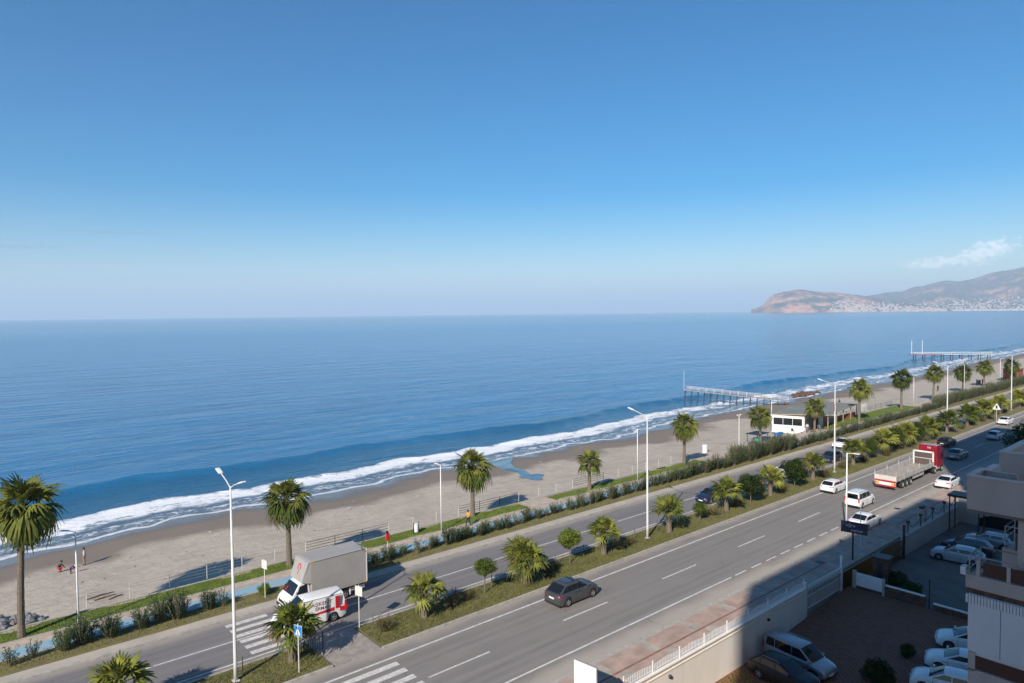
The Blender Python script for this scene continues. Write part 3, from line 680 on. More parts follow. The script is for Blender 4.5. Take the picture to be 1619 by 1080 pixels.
    if not panelvan:
        for s in (-1, 1):
            for t_ in ((S['g'][3]*L-.30), (S['g'][3]+S['g'][0])*L/2+.10):
                MB().box(t_-.009, t_+.009, s*(W/2*.998)-.006, s*(W/2*.998)+.006, gc+.12, zb_-.10).build('door_seam', M['plastic'], root)
                MB().box(t_+.12 if t_ < 0 else t_-1.0, t_+.32 if t_ < 0 else t_-.8, s*(W/2*.985)-.025, s*(W/2*.985)+.025, zb_-.17, zb_-.13).build('door_handle', P, root)
    for s in (-1, 1):
        a = hw(.47)
        MB().add([(L*.497, s*a*.55, zl-.20), (L*.497, s*a*.55, zl-.08), (L*.44, s*a*.99, zl-.05), (L*.44, s*a*1.005, zl-.15), (L*.502, s*a*.62, zl-.17), (L*.500, s*a*.62, zl-.09)], [(0, 1, 2, 3), (4, 5, 2, 3), (0, 4, 3), (1, 2, 5)]).build('headlight', M['clearlens'], root)
        zt_ = (.50 if style == 'suv' else .52)*H if style != 'van' else .42*H
        hgt = .16 if style != 'van' else .5
        q = MB(); q.add([(-L*.503, s*a*.58, zt_), (-L*.503, s*a*.60, zt_+hgt*.8), (-L*.475, s*a*1.0, zt_+hgt), (-L*.455, s*a*1.015, zt_+hgt), (-L*.455, s*a*1.02, zt_+.02), (-L*.48, s*a*1.005, zt_)], [(0, 1, 2, 5), (5, 2, 3, 4)])
        if style == 'van': q = MB().box(-L*.502, -L*.475, s*a*.86 if s > 0 else s*a*1.0, s*a*1.0 if s > 0 else s*a*.86, zt_, zt_+hgt)
        q.build('tail_light', M['redlens'], root)
        mx = fb-.28; MB().box(mx-.05, mx+.07, min(s*W*.45, s*W*.545), max(s*W*.45, s*W*.545), zb_+.03, zb_+.17).build('wing_mirror', P, root, bevel=.02)
    if plate:
        zp = .40*H if style != 'sedan' else .34*H
        MB().box(-L*.506, -L*.496, -.26, .26, zp, zp+.115).build('number_plate', M['plate'], root)
        MB().box(L*.497, L*.508, -.26, .26, .34, .455).build('number_plate', M['plate'], root)
    MB().box(-L*.504, -L*.47, -hw(.48)*.96, hw(.48)*.96, .24, .36).build('bumper', M['plastic'], root, bevel=.02)
    MB().box(L*.47, L*.502, -hw(.48)*.9, hw(.48)*.9, .24, .36).build('bumper', M['plastic'], root, bevel=.02)
    for x in (xf, xr):
        for s in (-1, 1): add_wheel(root, x, s*(W/2-.125), wr, .225, s)
    return root
G1 = 'cars driving on the near carriageway'; G2 = 'cars on the far carriageway'; PI = math.pi
make_car('car', 'dark metallic grey crossover with black glass roof driving alone in the near left lane', 'car', 'suv', 4.4, 1.88, 1.66, 'grey', (37.75, 37.33, 0), 0, .615, .365, roofglass=True, group=G1)
make_car('car', 'white hatchback with dark rear window in the left lane, left of the white combi van', 'car', 'hatch', 4.35, 1.79, 1.48, 'white', (85.2, 38.2, 0), 0, .6, .32, group=G1)
make_car('van', 'small white combi van with roof rails driving just behind the red lorry', 'van', 'van', 4.4, 1.82, 1.82, 'white', (81.1, 33.4, 0), 0, .62, .33, rails=True, group=G1)
make_car('car', 'white saloon in full sun at the kerb beside the red lorry', 'car', 'sedan', 4.65, 1.82, 1.44, 'white', (97.7, 29.5, 0), 0, .6, .32, group=G1)
make_car('car', 'white saloon half in the building shadow behind the dark billboard', 'car', 'sedan', 4.65, 1.82, 1.44, 'white', (73.4, 29.7, 0), 0, .6, .32, group=G1)
make_car('car', 'black car entering the far shadow in the left lane ahead of the red lorry', 'car', 'hatch', 4.4, 1.8, 1.47, 'black', (126.6, 38.5, 0), 0, .6, .32, group=G1)
make_car('car', 'mid grey saloon with sunlit boot at the edge of the far shadow', 'car', 'sedan', 4.6, 1.84, 1.46, 'midgrey', (117.2, 34.2, 0), 0, .6, .33, group=G1)
make_car('car', 'grey car wholly inside the far shadow of the road', 'car', 'hatch', 4.3, 1.8, 1.5, 'paleblue', (139.0, 34.9, 0), 0, .6, .32, group=G1)
make_car('car', 'white saloon in sunlight beyond the far shadow, farthest on the road', 'car', 'sedan', 4.6, 1.82, 1.45, 'white', (158.7, 38.2, 0), 0, .6, .32, group=G1)
make_car('car', 'dark blue car half hidden by the median palm and small round tree', 'car', 'hatch', 4.3, 1.8, 1.47, 'darkblue', (70.2, 46.0, 0), PI, .6, .32, group=G2)
make_car('car', 'white car with black roof seen between a median palm and a dark round tree', 'car', 'suv', 4.2, 1.8, 1.55, 'white', (88.3, 46.1, 0), PI, .6, .33, roofglass=True, group=G2)
make_car('car', 'dark car in the shade of the median bushes beside the tall street lamp', 'car', 'hatch', 4.3, 1.8, 1.47, 'darkblue', (101.6, 46.1, 0), PI, .6, .32, group=G2)
make_car('car', 'white car on the seaward lane above the median palm crown', 'car', 'sedan', 4.5, 1.8, 1.45, 'white', (113.6, 49.6, 0), PI, .6, .32, group=G2)
make_car('car', 'black car glimpsed under the median palms beyond the tall lamp', 'car', 'hatch', 4.3, 1.8, 1.47, 'black', (118.0, 46.2, 0), PI, .6, .32, group=G2)
make_car('car', 'silver car glimpsed between median palm trunks above the red lorry', 'car', 'sedan', 4.5, 1.8, 1.45, 'silver', (131.5, 46.2, 0), PI, .6, .32, group=G2)
G3 = 'cars parked in the walled yards'
make_car('minivan', 'silver minivan with roof rails parked tail to the cream wall', 'minivan', 'van', 4.75, 1.88, 1.74, 'silver', (45.55, 22.75, lotz(45.5)), -PI/2-.10, .62, .33, rails=True, group=G3)
make_car('car', 'black car with chrome window line parked beside the silver minivan', 'car', 'suv', 4.5, 1.85, 1.60, 'black', (42.9, 22.5, lotz(42.9)), -PI/2-.06, .6, .34, rails=True, group=G3)
make_car('car', 'white hatchback parked behind the glass balcony corner', 'car', 'suv', 4.35, 1.82, 1.55, 'paleblue', (73.6, 21.3, -1.5), PI/2+.10, .6, .33, group=G3)
make_car('car', 'dark car parked just beyond the white hatchback', 'car', 'hatch', 4.4, 1.8, 1.48, 'darkblue', (77.0, 21.5, -1.5), PI/2+.06, .6, .32, group=G3)
make_car('car', 'pale roofed car parked by the dark archway', 'car', 'hatch', 4.4, 1.8, 1.5, 'silver', (80.6, 20.6, -1.5), PI/2+.1, .6, .32, group=G3)
make_car('car', 'white car nosing out topmost of the three by the building', 'car', 'hatch', 4.3, 1.8, 1.47, 'white', (55.6, 15.2, lotz(55)), PI/2+.35, .6, .32, group=G3)
make_car('car', 'white car parked middle of the three by the building', 'car', 'sedan', 4.6, 1.82, 1.45, 'white', (52.2, 14.6, lotz(52)), PI/2+.28, .6, .32, group=G3)
make_car('car', 'white car nearest of the three by the building, cut by the frame bottom', 'car', 'hatch', 4.3, 1.8, 1.5, 'white', (49.1, 14.6, lotz(49)), PI/2+.25, .6, .32, group=G3)

# text on flat things
def text_mesh(name, s, size, m, parent, loc, rot, extrude=.002, align='CENTER', bold=False, stretch=1):
    cu = bpy.data.curves.new(name, 'FONT'); cu.body = s; cu.size = size; cu.align_x = align; cu.align_y = 'CENTER'; cu.extrude = extrude; cu.offset = .012*size if bold else 0
    t = bpy.data.objects.new('tmp', cu); C.objects.link(t); dg = bpy.context.evaluated_depsgraph_get()
    me = bpy.data.meshes.new_from_object(t.evaluated_get(dg)); bpy.data.objects.remove(t); me.materials.clear(); me.materials.append(m); me.name = name
    o = mobj(name, me, parent, loc, rot); o.scale = (stretch, 1, 1); return o
M['vanred'] = mat('sign_red', (.55, .015, .03), .4, .05, 2); M['dred'] = mat('lettering_dark_red', (.16, .01, .02), .5, .05, 2)
M['tarp'] = mat('grey_truck_tarpaulin', (.335, .315, .30), .7, .05, .8, .15, bscale=2.2); M['amber'] = mat('amber_marker', (.75, .38, .03), .4, .05, 3)
M['aluminium'] = mat('trailer_panels', (.46, .43, .40), .55, .12, 1.2, .1); M['trailerfloor'] = mat('trailer_floor_boards', (.40, .355, .30), .85, .15, 1.5, .2, stretch=(1, 5, 1))

# box lorry: white cab-chassis, slanted wind deflector, grey tarpaulin box (front is +x before turning)
def box_truck():
    t = empty('box_truck', (23.1, 50.35, 0), PI, 'white cab box lorry with big grey tarpaulin body stopped beside the crosswalk', 'box truck')
    xb0, xb1, hw_, z0, z1 = -3.15, 1.55, 1.18, .95, 3.72
    b = MB().box(xb0, xb1, -hw_, hw_, z0, z1).build('cargo_box', M['tarp'], t, bevel=.04)
    d = MB()   # slanted deflector over the cab
    for s in (0,):
        pts = [(xb1+.01, -hw_, z1), (xb1+.01, hw_, z1), (xb1+.22, hw_, z1-.06), (xb1+.22, -hw_, z1-.06), (xb1+.74, -hw_*.88, 2.22), (xb1+.74, hw_*.88, 2.22), (xb1+.01, -hw_, 2.05), (xb1+.01, hw_, 2.05)]
        d.add(pts, [(0, 3, 2, 1), (3, 4, 5, 2), (4, 6, 7, 5), (0, 6, 4, 3), (1, 2, 5, 7)])
    dd = d.build('wind_deflector', M['tarp'], t)
    # red tulip-like mark on the deflector: a loop and a stem
    mk = MB(); base = Vector((xb1+.48, 0, 2.94)); ex = Vector((0, 1, 0)); ez = (Vector((xb1+.22, 0, z1-.06))-Vector((xb1+.74, 0, 2.22))).normalized(); nn = Vector((1, 0, .45)).normalized()
    arc = [base+ex*(.22*math.cos(a))+ez*(.25*math.sin(a)+.18)+nn*.03 for a in [R(q) for q in range(-30, 240, 22)]]
    mk.tube(arc, .035, 5); mk.tube([base+ez*(-.05)+nn*.03+ex*.03, base-ez*.35+nn*.03], .02, 5); mk.build('red_emblem', M['vanred'], dd)
    for s in (-1, 1):
        MB().box(xb0-.012, xb0+.05, s*hw_-.03, s*hw_+.03, z0+.1, z1).build('corner_post', M['steelwhite'], t)
        for x in (xb0+.12, xb1-.14): MB().box(x-.14, x+.10, s*(hw_-.005)-.015, s*(hw_-.005)+.015, z1-.16, z1-.02).build('corner_marker', M['amber'], t)
        MB().box(xb0, xb0+.2, s*(hw_+.005)-.012, s*(hw_+.005)+.012, z0+.02, z0+.2).build('corner_marker', M['amber'], t)
        MB().box(xb0+.1, xb1, s*(hw_+.006)-.012, s*(hw_+.006)+.012, z1-.07, z1-.045).build('top_rope_rail', M['plastic'], t)
        MB().box(-3.0, -1.8, s*1.0-.03, s*1.0+.03, .52, .60).build('side_guard', M['aluminium'], t)
        MB().box(-3.0, -1.8, s*1.0-.03, s*1.0+.03, .72, .78).build('side_guard', M['aluminium'], t)
        MB().box(-.7, .9, s*1.0-.03, s*1.0+.03, .5, .58).build('side_guard', M['aluminium'], t)
        for x, r in ((-1.3, .36), (2.66, .36)): add_wheel(t, x, s*.86, r, .25, s)
        MB().box(-1.78, -1.68, s*.86-.14, s*.86+.14, .25, .8).build('mud_flap', M['plate'], t)
    MB().box(xb0, 2.2, -.45, .45, .55, .95).build('chassis', M['plastic'], t)
    # cab: profile loft
    cabp = [(1.62, .45, 2.15), (2.0, .42, 2.24), (2.35, .42, 2.20), (2.66, .42, 2.04), (3.14, .42, 1.53), (3.35, .42, 1.30), (3.75, .42, 1.12), (3.95, .45, .92), (4.02, .5, .7)]
    KX = lambda x: 1.62+(x-1.62)*.78
    rows = []
    for i, (x, zb, zt) in enumerate(cabp):
        w_ = 1.0 if x < 3.3 else 1.0-.22*((x-3.3)/.72)**1.6
        x = KX(x)
        if abs(x-2.66) < .45: zb = max(zb, .36+math.sqrt(max(0, .42**2-(x-2.66)**2)))
        belt = min(zt-.02, 1.28); ty = w_*(1-.16*max(0, (zt-1.3)/.95))
        rows.append([(x, -w_*.96, zb), (x, -w_, zb+.1 if zb+.1 < belt else belt-.01), (x, -w_, belt), (x, -ty, zt-.06 if zt-.06 > belt else belt+.005), (x, -ty*.9, zt), (x, ty*.9, zt), (x, ty, zt-.06 if zt-.06 > belt else belt+.005), (x, w_, belt), (x, w_, zb+.1 if zb+.1 < belt else belt-.01), (x, w_*.96, zb)])
    n = 10; v = [p for r_ in rows for p in r_]
    f = [(i*n+k, (i+1)*n+k, (i+1)*n+k+1, i*n+k+1) for i in range(len(rows)-1) for k in range(n-1)]+[tuple(range(n)), tuple((len(rows)-1)*n+k for k in range(n))[::-1]]
    c = MB().add(v, f).build('cab', P_['white'], t, smooth=True); c.modifiers.new('e', 'EDGE_SPLIT').split_angle = R(35)
    MB().add([(KX(2.68), -.80, 2.03), (KX(2.68), .80, 2.03), (KX(2.90), .83, 1.81), (KX(2.90), -.83, 1.81), (KX(3.14), .88, 1.545), (KX(3.14), -.88, 1.545), (KX(3.34), .90, 1.33), (KX(3.34), -.90, 1.33)], [(0, 3, 2, 1), (3, 5, 4, 2), (5, 7, 6, 4)]).build('windscreen', M['glass'], t).location = (.035, 0, .045)
    for s in (-1, 1):
        q = [(1.8, s*1.012, 1.30), (KX(3.0), s*1.012, 1.30), (KX(2.6), s*.915, 1.95), (1.8, s*.90, 2.02)]
        MB().add(q, [(0, 1, 2, 3)]).build('side_window', M['glass'], t)
        MB().box(2.58, 2.70, min(s*1.02, s*1.24), max(s*1.02, s*1.24), 1.3, 1.62).build('wing_mirror', M['plastic'], t, bevel=.02)
        MB().add([(KX(3.98), s*.45, .86), (KX(3.96), s*.46, 1.0), (KX(3.6), s*.93, 1.12), (KX(3.72), s*.93, .9)], [(0, 1, 2, 3)]).build('headlight', M['clearlens'], t).location = (.02, 0, 0)
    MB().box(KX(3.93), KX(4.10), -.8, .8, .42, .66).build('bumper', M['plastic'], t, bevel=.03); MB().box(KX(3.99), KX(4.06), -.42, .42, .78, .96).build('grille', M['plastic'], t, bevel=.01)
    MB().box(KX(4.09), KX(4.13), -.26, .26, .5, .61).build('number_plate', M['plate'], t)
    tw = MB().box(-.16, .16, -.05, .05, 0, .12).build('red_cloth_on_dashboard', M['vanred'], t); tw.location = (KX(3.12)+.04, -.35, 1.56); tw.rotation_euler = (0, .72, 0)
    return t
box_truck()
def delivery_van():
    t = make_car('delivery_van', 'white panel van with red lettering and stripe passing the grey box lorry', 'van', 'van', 5.1, 1.95, 2.02, 'white', (20.45, 47.3, 0), PI-.10, .62, .35, panelvan=True, plate=True)
    s = 1  # the side seen from the near pavement, local +y
    yv = .987
    MB().box(-2.02, .55, yv-.02, yv, .82, 1.92).build('side_panel', P_['white'], t, bevel=.008)
    Z = (PI/2, 0, PI)
    text_mesh('side_lettering', 'BAŞKENT', .36, M['dred'], t, (-.55, yv+.005, 1.58), Z, bold=True, stretch=1.12)
    text_mesh('side_lettering', 'ERMAN', .33, M['dred'], t, (-.75, yv+.005, 1.24), Z, bold=True, stretch=1.05)
    MB().add([(-1.62, yv+.004, .84), (-1.62, yv+.004, 1.12), (.5, yv+.004, .89), (.5, yv+.004, .84)], [(0, 1, 2, 3)]).build('red_stripe', M['vanred'], t)
    MB().box(-2.02, -1.68, yv, yv+.005, .95, 1.88).build('red_panel', M['vanred'], t)
    MB().box(-2.58, -2.02, yv-.03, yv+.003, .72, 1.02).build('red_stripe', M['vanred'], t)
    for k in range(6): MB().box(-1.97, -1.73, yv+.004, yv+.009, 1.05+.13*k, 1.09+.13*k).build('panel_lettering_line', M['dred'], t)
    MB().box(-2.2, .9, yv-.03, yv+.006, 1.96, 1.985).build('roof_gutter', M['plastic'], t)
    return t
delivery_van()
def flatbed():
    t = empty('flatbed_lorry', (98.4, 34.1, 0), 0, 'red tractor lorry pulling a long empty dropside flatbed trailer', 'lorry')
    w_ = 1.25
    # trailer from x=-8.3 to 4.6
    x0, x1 = -8.25, 4.55
    MB().box(x0, x1, -w_, w_, 1.12, 1.22).build('trailer_bed', M['trailerfloor'], t)
    for s in (-1, 1): MB().box(x0, x1, s*.42-.06, s*.42+.06, .75, 1.12).build('chassis_beam', M['rust'], t)
    nb = 10
    for s in (-1, 1):
        for k in range(nb):
            a = x0+(x1-x0)*k/nb; q = MB().box(a+.03, x0+(x1-x0)*(k+1)/nb-.03, s*w_-.03, s*w_+.03, 1.24, 1.80)
            for z in (1.38, 1.52, 1.66): q.box(a+.05, x0+(x1-x0)*(k+1)/nb-.05, s*w_-.04, s*w_+.04, z, z+.025)
            q.build('side_board', M['aluminium'], t)
            MB().box(a-.03, a+.03, s*w_-.045, s*w_+.045, 1.1, 1.84 if k % 3 else 2.35).build('stanchion', M['aluminium'], t)
    MB().box(x0-.04, x0+.02, -w_, w_, 1.24, 1.82).build('tail_board', mat('tail_board_cream', (.60, .55, .50), .6, .06, 2), t)
    MB().box(x0-.05, x0+.03, -w_, w_, 1.08, 1.22).build('red_tail_beam', M['vanred'], t)
    MB().box(x0-.07, x0-.02, -w_, w_, .62, 1.0).build('light_bar', M['plate'], t)
    for s in (-1, 1):
        MB().box(x0-.09, x0-.065, min(s*.72, s*1.22), max(s*.72, s*1.22), .66, .96).build('tail_light', M['amber'], t)
        MB().box(x0-.092, x0-.064, min(s*1.08, s*1.23), max(s*1.08, s*1.23), .66, .96).build('tail_light', M['redlens'], t)
    MB().box(x0-.02, x0+.1, -1.2, 1.2, .42, .60).build('under_run_bar', M['redlens'], t)
    for s in (-1, 1):
        for x in (-6.0, -4.7, -3.4, 5.3, 7.9): add_wheel(t, x, s*1.02, .50, .42, s)
        MB().box(-2.2, 1.6, s*1.05-.03, s*1.05+.03, .55, .98).build('side_skirt', M['aluminium'], t)
    # headboard frame
    hb = MB()
    for y in (-1.2, 1.2): hb.box(x1-.02, x1+.10, y-.09, y+.09, 1.2, 3.05)
    hb.box(x1-.02, x1+.10, -1.2, 1.2, 2.92, 3.12); hb.box(x1+.02, x1+.06, -1.1, 1.1, 2.1, 2.16); hb.build('headboard_frame', M['steelwhite'], t)
    MB().box(x1+.03, x1+.05, -1.1, 1.1, 1.2, 2.92).build('headboard_mesh', mat('brown_headboard_mesh', (.11, .08, .07), .8, .2, 8), t)
    # tractor cab
    cx0, cx1 = 6.15, 8.6
    q = MB(); pts = [(cx0, -1.22, .75), (cx1, -1.22, .55), (cx1+.12, -1.18, 1.6), (cx1-.12, -1.12, 2.9), (cx1-.55, -1.05, 3.62), (cx0, -1.1, 3.72)]
    v = pts+[(x, -y, z) for x, y, z in pts]; q.add(v, [(0, 1, 2, 3, 4, 5), (11, 10, 9, 8, 7, 6)]+[(i, (i+1) % 6, (i+1) % 6+6, i+6)[::-1] for i in range(6)])
    q.build('cab', P_['red'], t, bevel=.06)
    MB().box(cx0-.10, cx0+.01, -1.1, 1.1, 2.6, 3.70).build('rear_air_deflector', P_['red'], t, bevel=.05)
    text_mesh('roof_lettering', 'TIR', .34, M['plate'], t, (cx0-.115, -.2, 3.35), (PI/2, 0, -PI/2))
    MB().add([(cx1+.13, -1.08, 1.72), (cx1+.13, 1.08, 1.72), (cx1-.07, 1.02, 2.75), (cx1-.07, -1.02, 2.75)], [(0, 1, 2, 3)]).build('windscreen', M['glass'], t)
    for s in (-1, 1):
        MB().add([(cx1-1.0, s*1.225, 1.8), (cx1-.05, s*1.20, 1.7), (cx1-.2, s*1.15, 2.6), (cx1-1.0, s*1.165, 2.6)], [(0, 1, 2, 3)]).build('side_window', M['glass'], t)
        MB().box(cx1+.1, cx1+.25, min(s*1.25, s*1.5), max(s*1.25, s*1.5), 1.9, 2.75).build('wing_mirror', M['plastic'], t, bevel=.03)
        MB().box(5.9, 7.3, min(s*.8, s*1.2), max(s*.8, s*1.2), .45, .95).build('fuel_tank', M['aluminium'], t, bevel=.06)
    MB().box(cx0-2.0, cx1, -.45, .45, .6, 1.0).build('tractor_chassis', M['plastic'], t)
    return t
flatbed()

# ---------------- vegetation ----------------
def frond_mesh(name, m, seed, pet=.92, rad=.78, droop=.5, nb=14, fold=.16):
    """a fan palm leaf: stalk along +x, blades spread round its end, tips bending down"""
    r = random.Random(seed); mb = MB()
    pz = lambda t: .10*math.sin(t*2)-.0
    st = [Vector((pet*t, 0, .06*math.sin(math.pi*t))) for t in (0, .35, .7, 1)]
    for i in range(3):
        a, b = st[i], st[i+1]; wd = .028
        mb.add([a+Vector((0, -wd, 0)), a+Vector((0, wd, 0)), b+Vector((0, wd*.8, 0)), b+Vector((0, -wd*.8, 0))], [(0, 1, 2, 3)])
        mb.add([a+Vector((0, 0, -wd)), a+Vector((0, 0, wd)), b+Vector((0, 0, wd)), b+Vector((0, 0, -wd))], [(0, 1, 2, 3)])
    o = st[-1]-Vector((.08, 0, 0))
    for k in range(nb):
        th = R(-112+224*(k+.5)/nb)+r.uniform(-.05, .05); L_ = rad*(1-.25*abs(th)/2)*r.uniform(.88, 1.08)
        d = Vector((math.cos(th), math.sin(th), 0)); s = Vector((-d.y, d.x, 0))
        pr = []
        dr = droop*r.uniform(.6, 1.3)
        for t, wd in ((.04, .015), (.45, .062), (.75, .042), (1.0, .004)):
            p = o+d*(L_*t)+Vector((0, 0, fold*.3*(k % 2)-dr*L_*t**2.4+.05*math.cos(th)*t)); pr.append((p, wd))
        for i in range(3):
            (a, wa), (b, wb_) = pr[i], pr[i+1]; up = Vector((0, 0, .03))
            mb.add([a-s*wa, a+s*wa+up, b+s*wb_+up, b-s*wb_], [(0, 1, 2, 3)])
    return mb.mesh(name, m)
FR = {}
for key, m in (('g', M['frond']), ('y', M['frondy']), ('d', M['fronddead'])):
    FR[key] = [frond_mesh('frond', m, s, droop=dr*(1.5 if key == 'g' else 1), nb=14 if key == 'y' else 16) for s, dr in ((1, .22), (2, .5), (3, .85))]
def trunk_mesh(h, r0, r1, seed, flare=1.25, rings=14, skirt=True):
    r = random.Random(seed); mb = MB(); pts = []; rad = []
    n = max(5, int(h*2.2)); lean = (r.uniform(-.045, .045)*h, r.uniform(-.045, .045)*h)
    for i in range(n+1):
        t = i/n; pts.append((lean[0]*t*t, lean[1]*t*t, h*t-.1*(i == 0)))
        rad.append((r0+(r1-r0)*t)*(flare if i == 0 else 1)*(1+.07*(i % 2)))
    mb.tube(pts, rad, 10)
    # clipped leaf bases near the top
    for k in range(26):
        z = h-.05-1.1*(k/26)**1.1; a = 2.4*k; rr = r1*1.0
        c = Vector((math.cos(a)*rr+lean[0], math.sin(a)*rr+lean[1], z)); d = Vector((math.cos(a)*.16, math.sin(a)*.16, .18)); s = Vector((-math.sin(a), math.cos(a), 0))*.05
        mb.add([c-s, c+s, c+d+s*.6, c+d-s*.6, c+Vector((0, 0, .1))], [(0, 1, 2, 3), (0, 3, 4), (1, 4, 2)])
    return mb.mesh('trunk', M['trunk'], False), lean
def palm(x, y, z, h, crown, label, group, key='g', nf=44, trunk_r=(.24, .15), seed=0, low=-62, high=84, trunks=None):
    r = random.Random(seed*7+3); nf = int(nf*.8); root = empty('fan_palm', (x, y, z), r.uniform(0, 6.28), label, 'palm tree', group)
    th = h-crown*.47
    for (dx, dy, hh) in (trunks or [(0, 0, th)]):
        tm, lean = trunk_mesh(hh, trunk_r[0], trunk_r[1], seed+int(dx*10)); mobj('trunk', tm, root, (dx, dy, 0))
        n = nf if not trunks else int(nf*.7)
        sc_ = crown/(3.15 if key == 'g' else 3.45)
        if key == 'y': low = -6
        for k in range(n):
            t = (k+.5)/n; e = high-(high-low)*(t**.85)+r.uniform(-9, 9); a = 2.39996*k+r.uniform(-.25, .25)
            vi = 0 if e > 45 else (1 if e > 0 else 2)
            kk = key
            if e < low+14 and r.random() < (.6 if key == 'g' else .3): kk = 'd'
            elif key == 'y' and r.random() < .22: kk = 'g'
            o = mobj('frond', FR[kk][vi], root)
            q = sc_*r.uniform(.86, 1.1)*(.9 if e > 70 else 1)
            o.matrix_local = Matrix.Translation((dx+lean[0], dy+lean[1], hh-.12+.22*t*0))@Matrix.Rotation(a, 4, 'Z')@Matrix.Rotation(-R(e), 4, 'Y')@Matrix.Rotation(r.uniform(-.35, .35), 4, 'X')@Matrix.Scale(q, 4)
    return root
def palm_simple(x, y, z, h, crown, label, group, key, seed, tr=(.26, .2)):
    """far palms: trunk and one crown mesh"""
    r = random.Random(seed); root = empty('fan_palm', (x, y, z), r.uniform(0, 6.28), label, 'palm tree', group)
    th = h-crown*.45; tm, lean = trunk_mesh(th, tr[0], tr[1], seed); mobj('trunk', tm, root)
    mobj('crown', CROWN[key][seed % 2], root, (lean[0], lean[1], th-.1), (0, 0, r.uniform(0, 6)), crown/3.15)
    return root
def crown_mesh(key, seed, nf=34):
    r = random.Random(seed); mb = MB()
    for k in range(nf):
        t = (k+.5)/nf; e = 84-(135 if key == 'g' else 95)*(t**.85)+r.uniform(-9, 9); a = 2.4*k+r.uniform(-.2, .2); vi = 0 if e > 45 else (1 if e > 0 else 2)
        src = FR[key][vi]; mtx = Matrix.Rotation(a, 4, 'Z')@Matrix.Rotation(-R(e), 4, 'Y')@Matrix.Rotation(r.uniform(-.3, .3), 4, 'X')@Matrix.Scale(r.uniform(.85, 1.1), 4)
        mb.add([mtx@v.co for v in src.vertices], [tuple(p.vertices) for p in src.polygons])
    return mb.mesh('crown', M['frond' if key == 'g' else 'frondy'])
CROWN = {k: [crown_mesh(k, 1), crown_mesh(k, 2)] for k in 'gy'}
GP = 'fan palms along the promenade'
palm(4.2, 58.6, .12, 11.6, 5.1, 'tallest fan palm, at the far left edge on the promenade lawn', GP, 'g', 64, (.24, .155), 1, -66)
palm(23.9, 59.2, .12, 8.1, 4.5, 'fan palm on the lawn just behind the grey box lorry', GP, 'g', 50, (.25, .16), 2, -48)
palm(45.2, 60.0, .12, 7.6, 4.7, 'fan palm beside the person in the orange vest', GP, 'g', 50, (.25, .16), 3, -55)
palm(63.0, 59.0, .12, 5.2, 3.8, 'shortest promenade palm, leaning at the end of the grass near the tidal pool', GP, 'g', 32, (.24, .15), 4, -30)
palm(83.7, 59.4, .12, 7.9, 4.6, 'fan palm at the right end of the middle lawn before the sand', GP, 'g', 48, (.24, .15), 5, -55)
palm(107.2, 60.6, .1, 6.6, 4.5, 'fan palm behind the double floodlight pole left of the beach cabin', GP, 'g', 44, (.24, .15), 6, -50)
palm(123.4, 59.0, .1, 6.7, 4.2, 'fan palm standing in front of the white beach cabin', GP, 'g', 44, (.22, .14), 7, -45)
for i, (x, y, h, c, lb) in enumerate([(140.5, 58.2, 8.9, 4.9, 'fan palm on the second lawn right of the cabin terrace'), (166, 59.6, 9.2, 5, 'fan palm left of the first promenade lamp past the cabin'),
        (191, 61.2, 8.7, 5.1, 'fan palm before the far pier, crown touching the surf line'), (217, 62.2, 7.2, 5.2, 'fan palm behind the far promenade lamp, below the far pier'),
        (237, 62.6, 7.4, 5.2, 'fan palm standing on open sand at the shore end of the far pier'), (259, 61.2, 6.6, 5.2, 'last fan palm beside the far red hut')]):
    palm_simple(x, y, .1, h, c, lb, GP, 'g', i+20)
GM_ = 'short fan palms on the median strip'
palm(7.4, 42.7, .1, 3.9, 4.0, 'short median palm cut by the bottom frame edge at far left', GM_, 'y', 40, (.24, .22), 31, -30)
palm(17.2, 42.5, .1, 4.2, 4.3, 'short median palm in front of the white van behind the blue crossing sign', GM_, 'y', 44, (.26, .22), 32, -30)
palm(27.2, 42.2, .1, 3.7, 3.6, 'short median palm right of the crossing with a single stout trunk', GM_, 'y', 36, (.26, .22), 33, -35)
palm(37.0, 42.2, .1, 4.2, 4.1, 'short median palm with twin trunks above the grey crossover', GM_, 'y', 50, (.22, .18), 34, -30, trunks=[(-.35, 0, 2.2), (.4, .1, 2.0)])
palm(46.8, 42.1, .1, 4.0, 4.0, 'short median palm between the round tree and the tall lamp post', GM_, 'y', 38, (.26, .22), 35, -30)
palm(56.6, 42.0, .1, 4.1, 4.1, 'short median palm just right of the nearest tall lamp in the middle', GM_, 'y', 38, (.28, .24), 36, -30)
palm(67.4, 42.2, .1, 4.1, 4.2, 'short median palm left of the big dark round tree', GM_, 'y', 38, (.26, .22), 37, -35)
palm(77.0, 42.2, .1, 4.1, 4.2, 'short median palm between the two big dark round trees', GM_, 'y', 38, (.26, .22), 38, -35)
palm(88.3, 42.4, .1, 4.1, 4.3, 'short median palm left of the second tall lamp', GM_, 'y', 38, (.26, .22), 39, -35)
palm(101.0, 42.6, .1, 4.3, 4.6, 'short median palm right of the second tall lamp above the white combi van', GM_, 'y', 38, (.26, .22), 40, -35)
for i, x in enumerate([111.5, 119.8, 129.6, 139.7, 151, 162, 172, 187, 199, 212, 226, 240, 255, 270]):
    palm_simple(x, 42.5, .1, 4.3, 4.6, 'short median palm, %s in the far row counted from the red cab' % ['', '', '', 'first', 'second', 'third', 'fourth', 'fifth', 'sixth', 'seventh', 'eighth', 'ninth', 'tenth', 'eleventh'][i] if i > 2 else
                ['short median palm above the lorry trailer headboard', 'short median palm left of the red cab roof', 'short median palm right above the red cab'][i], GM_, 'y', 50+i)

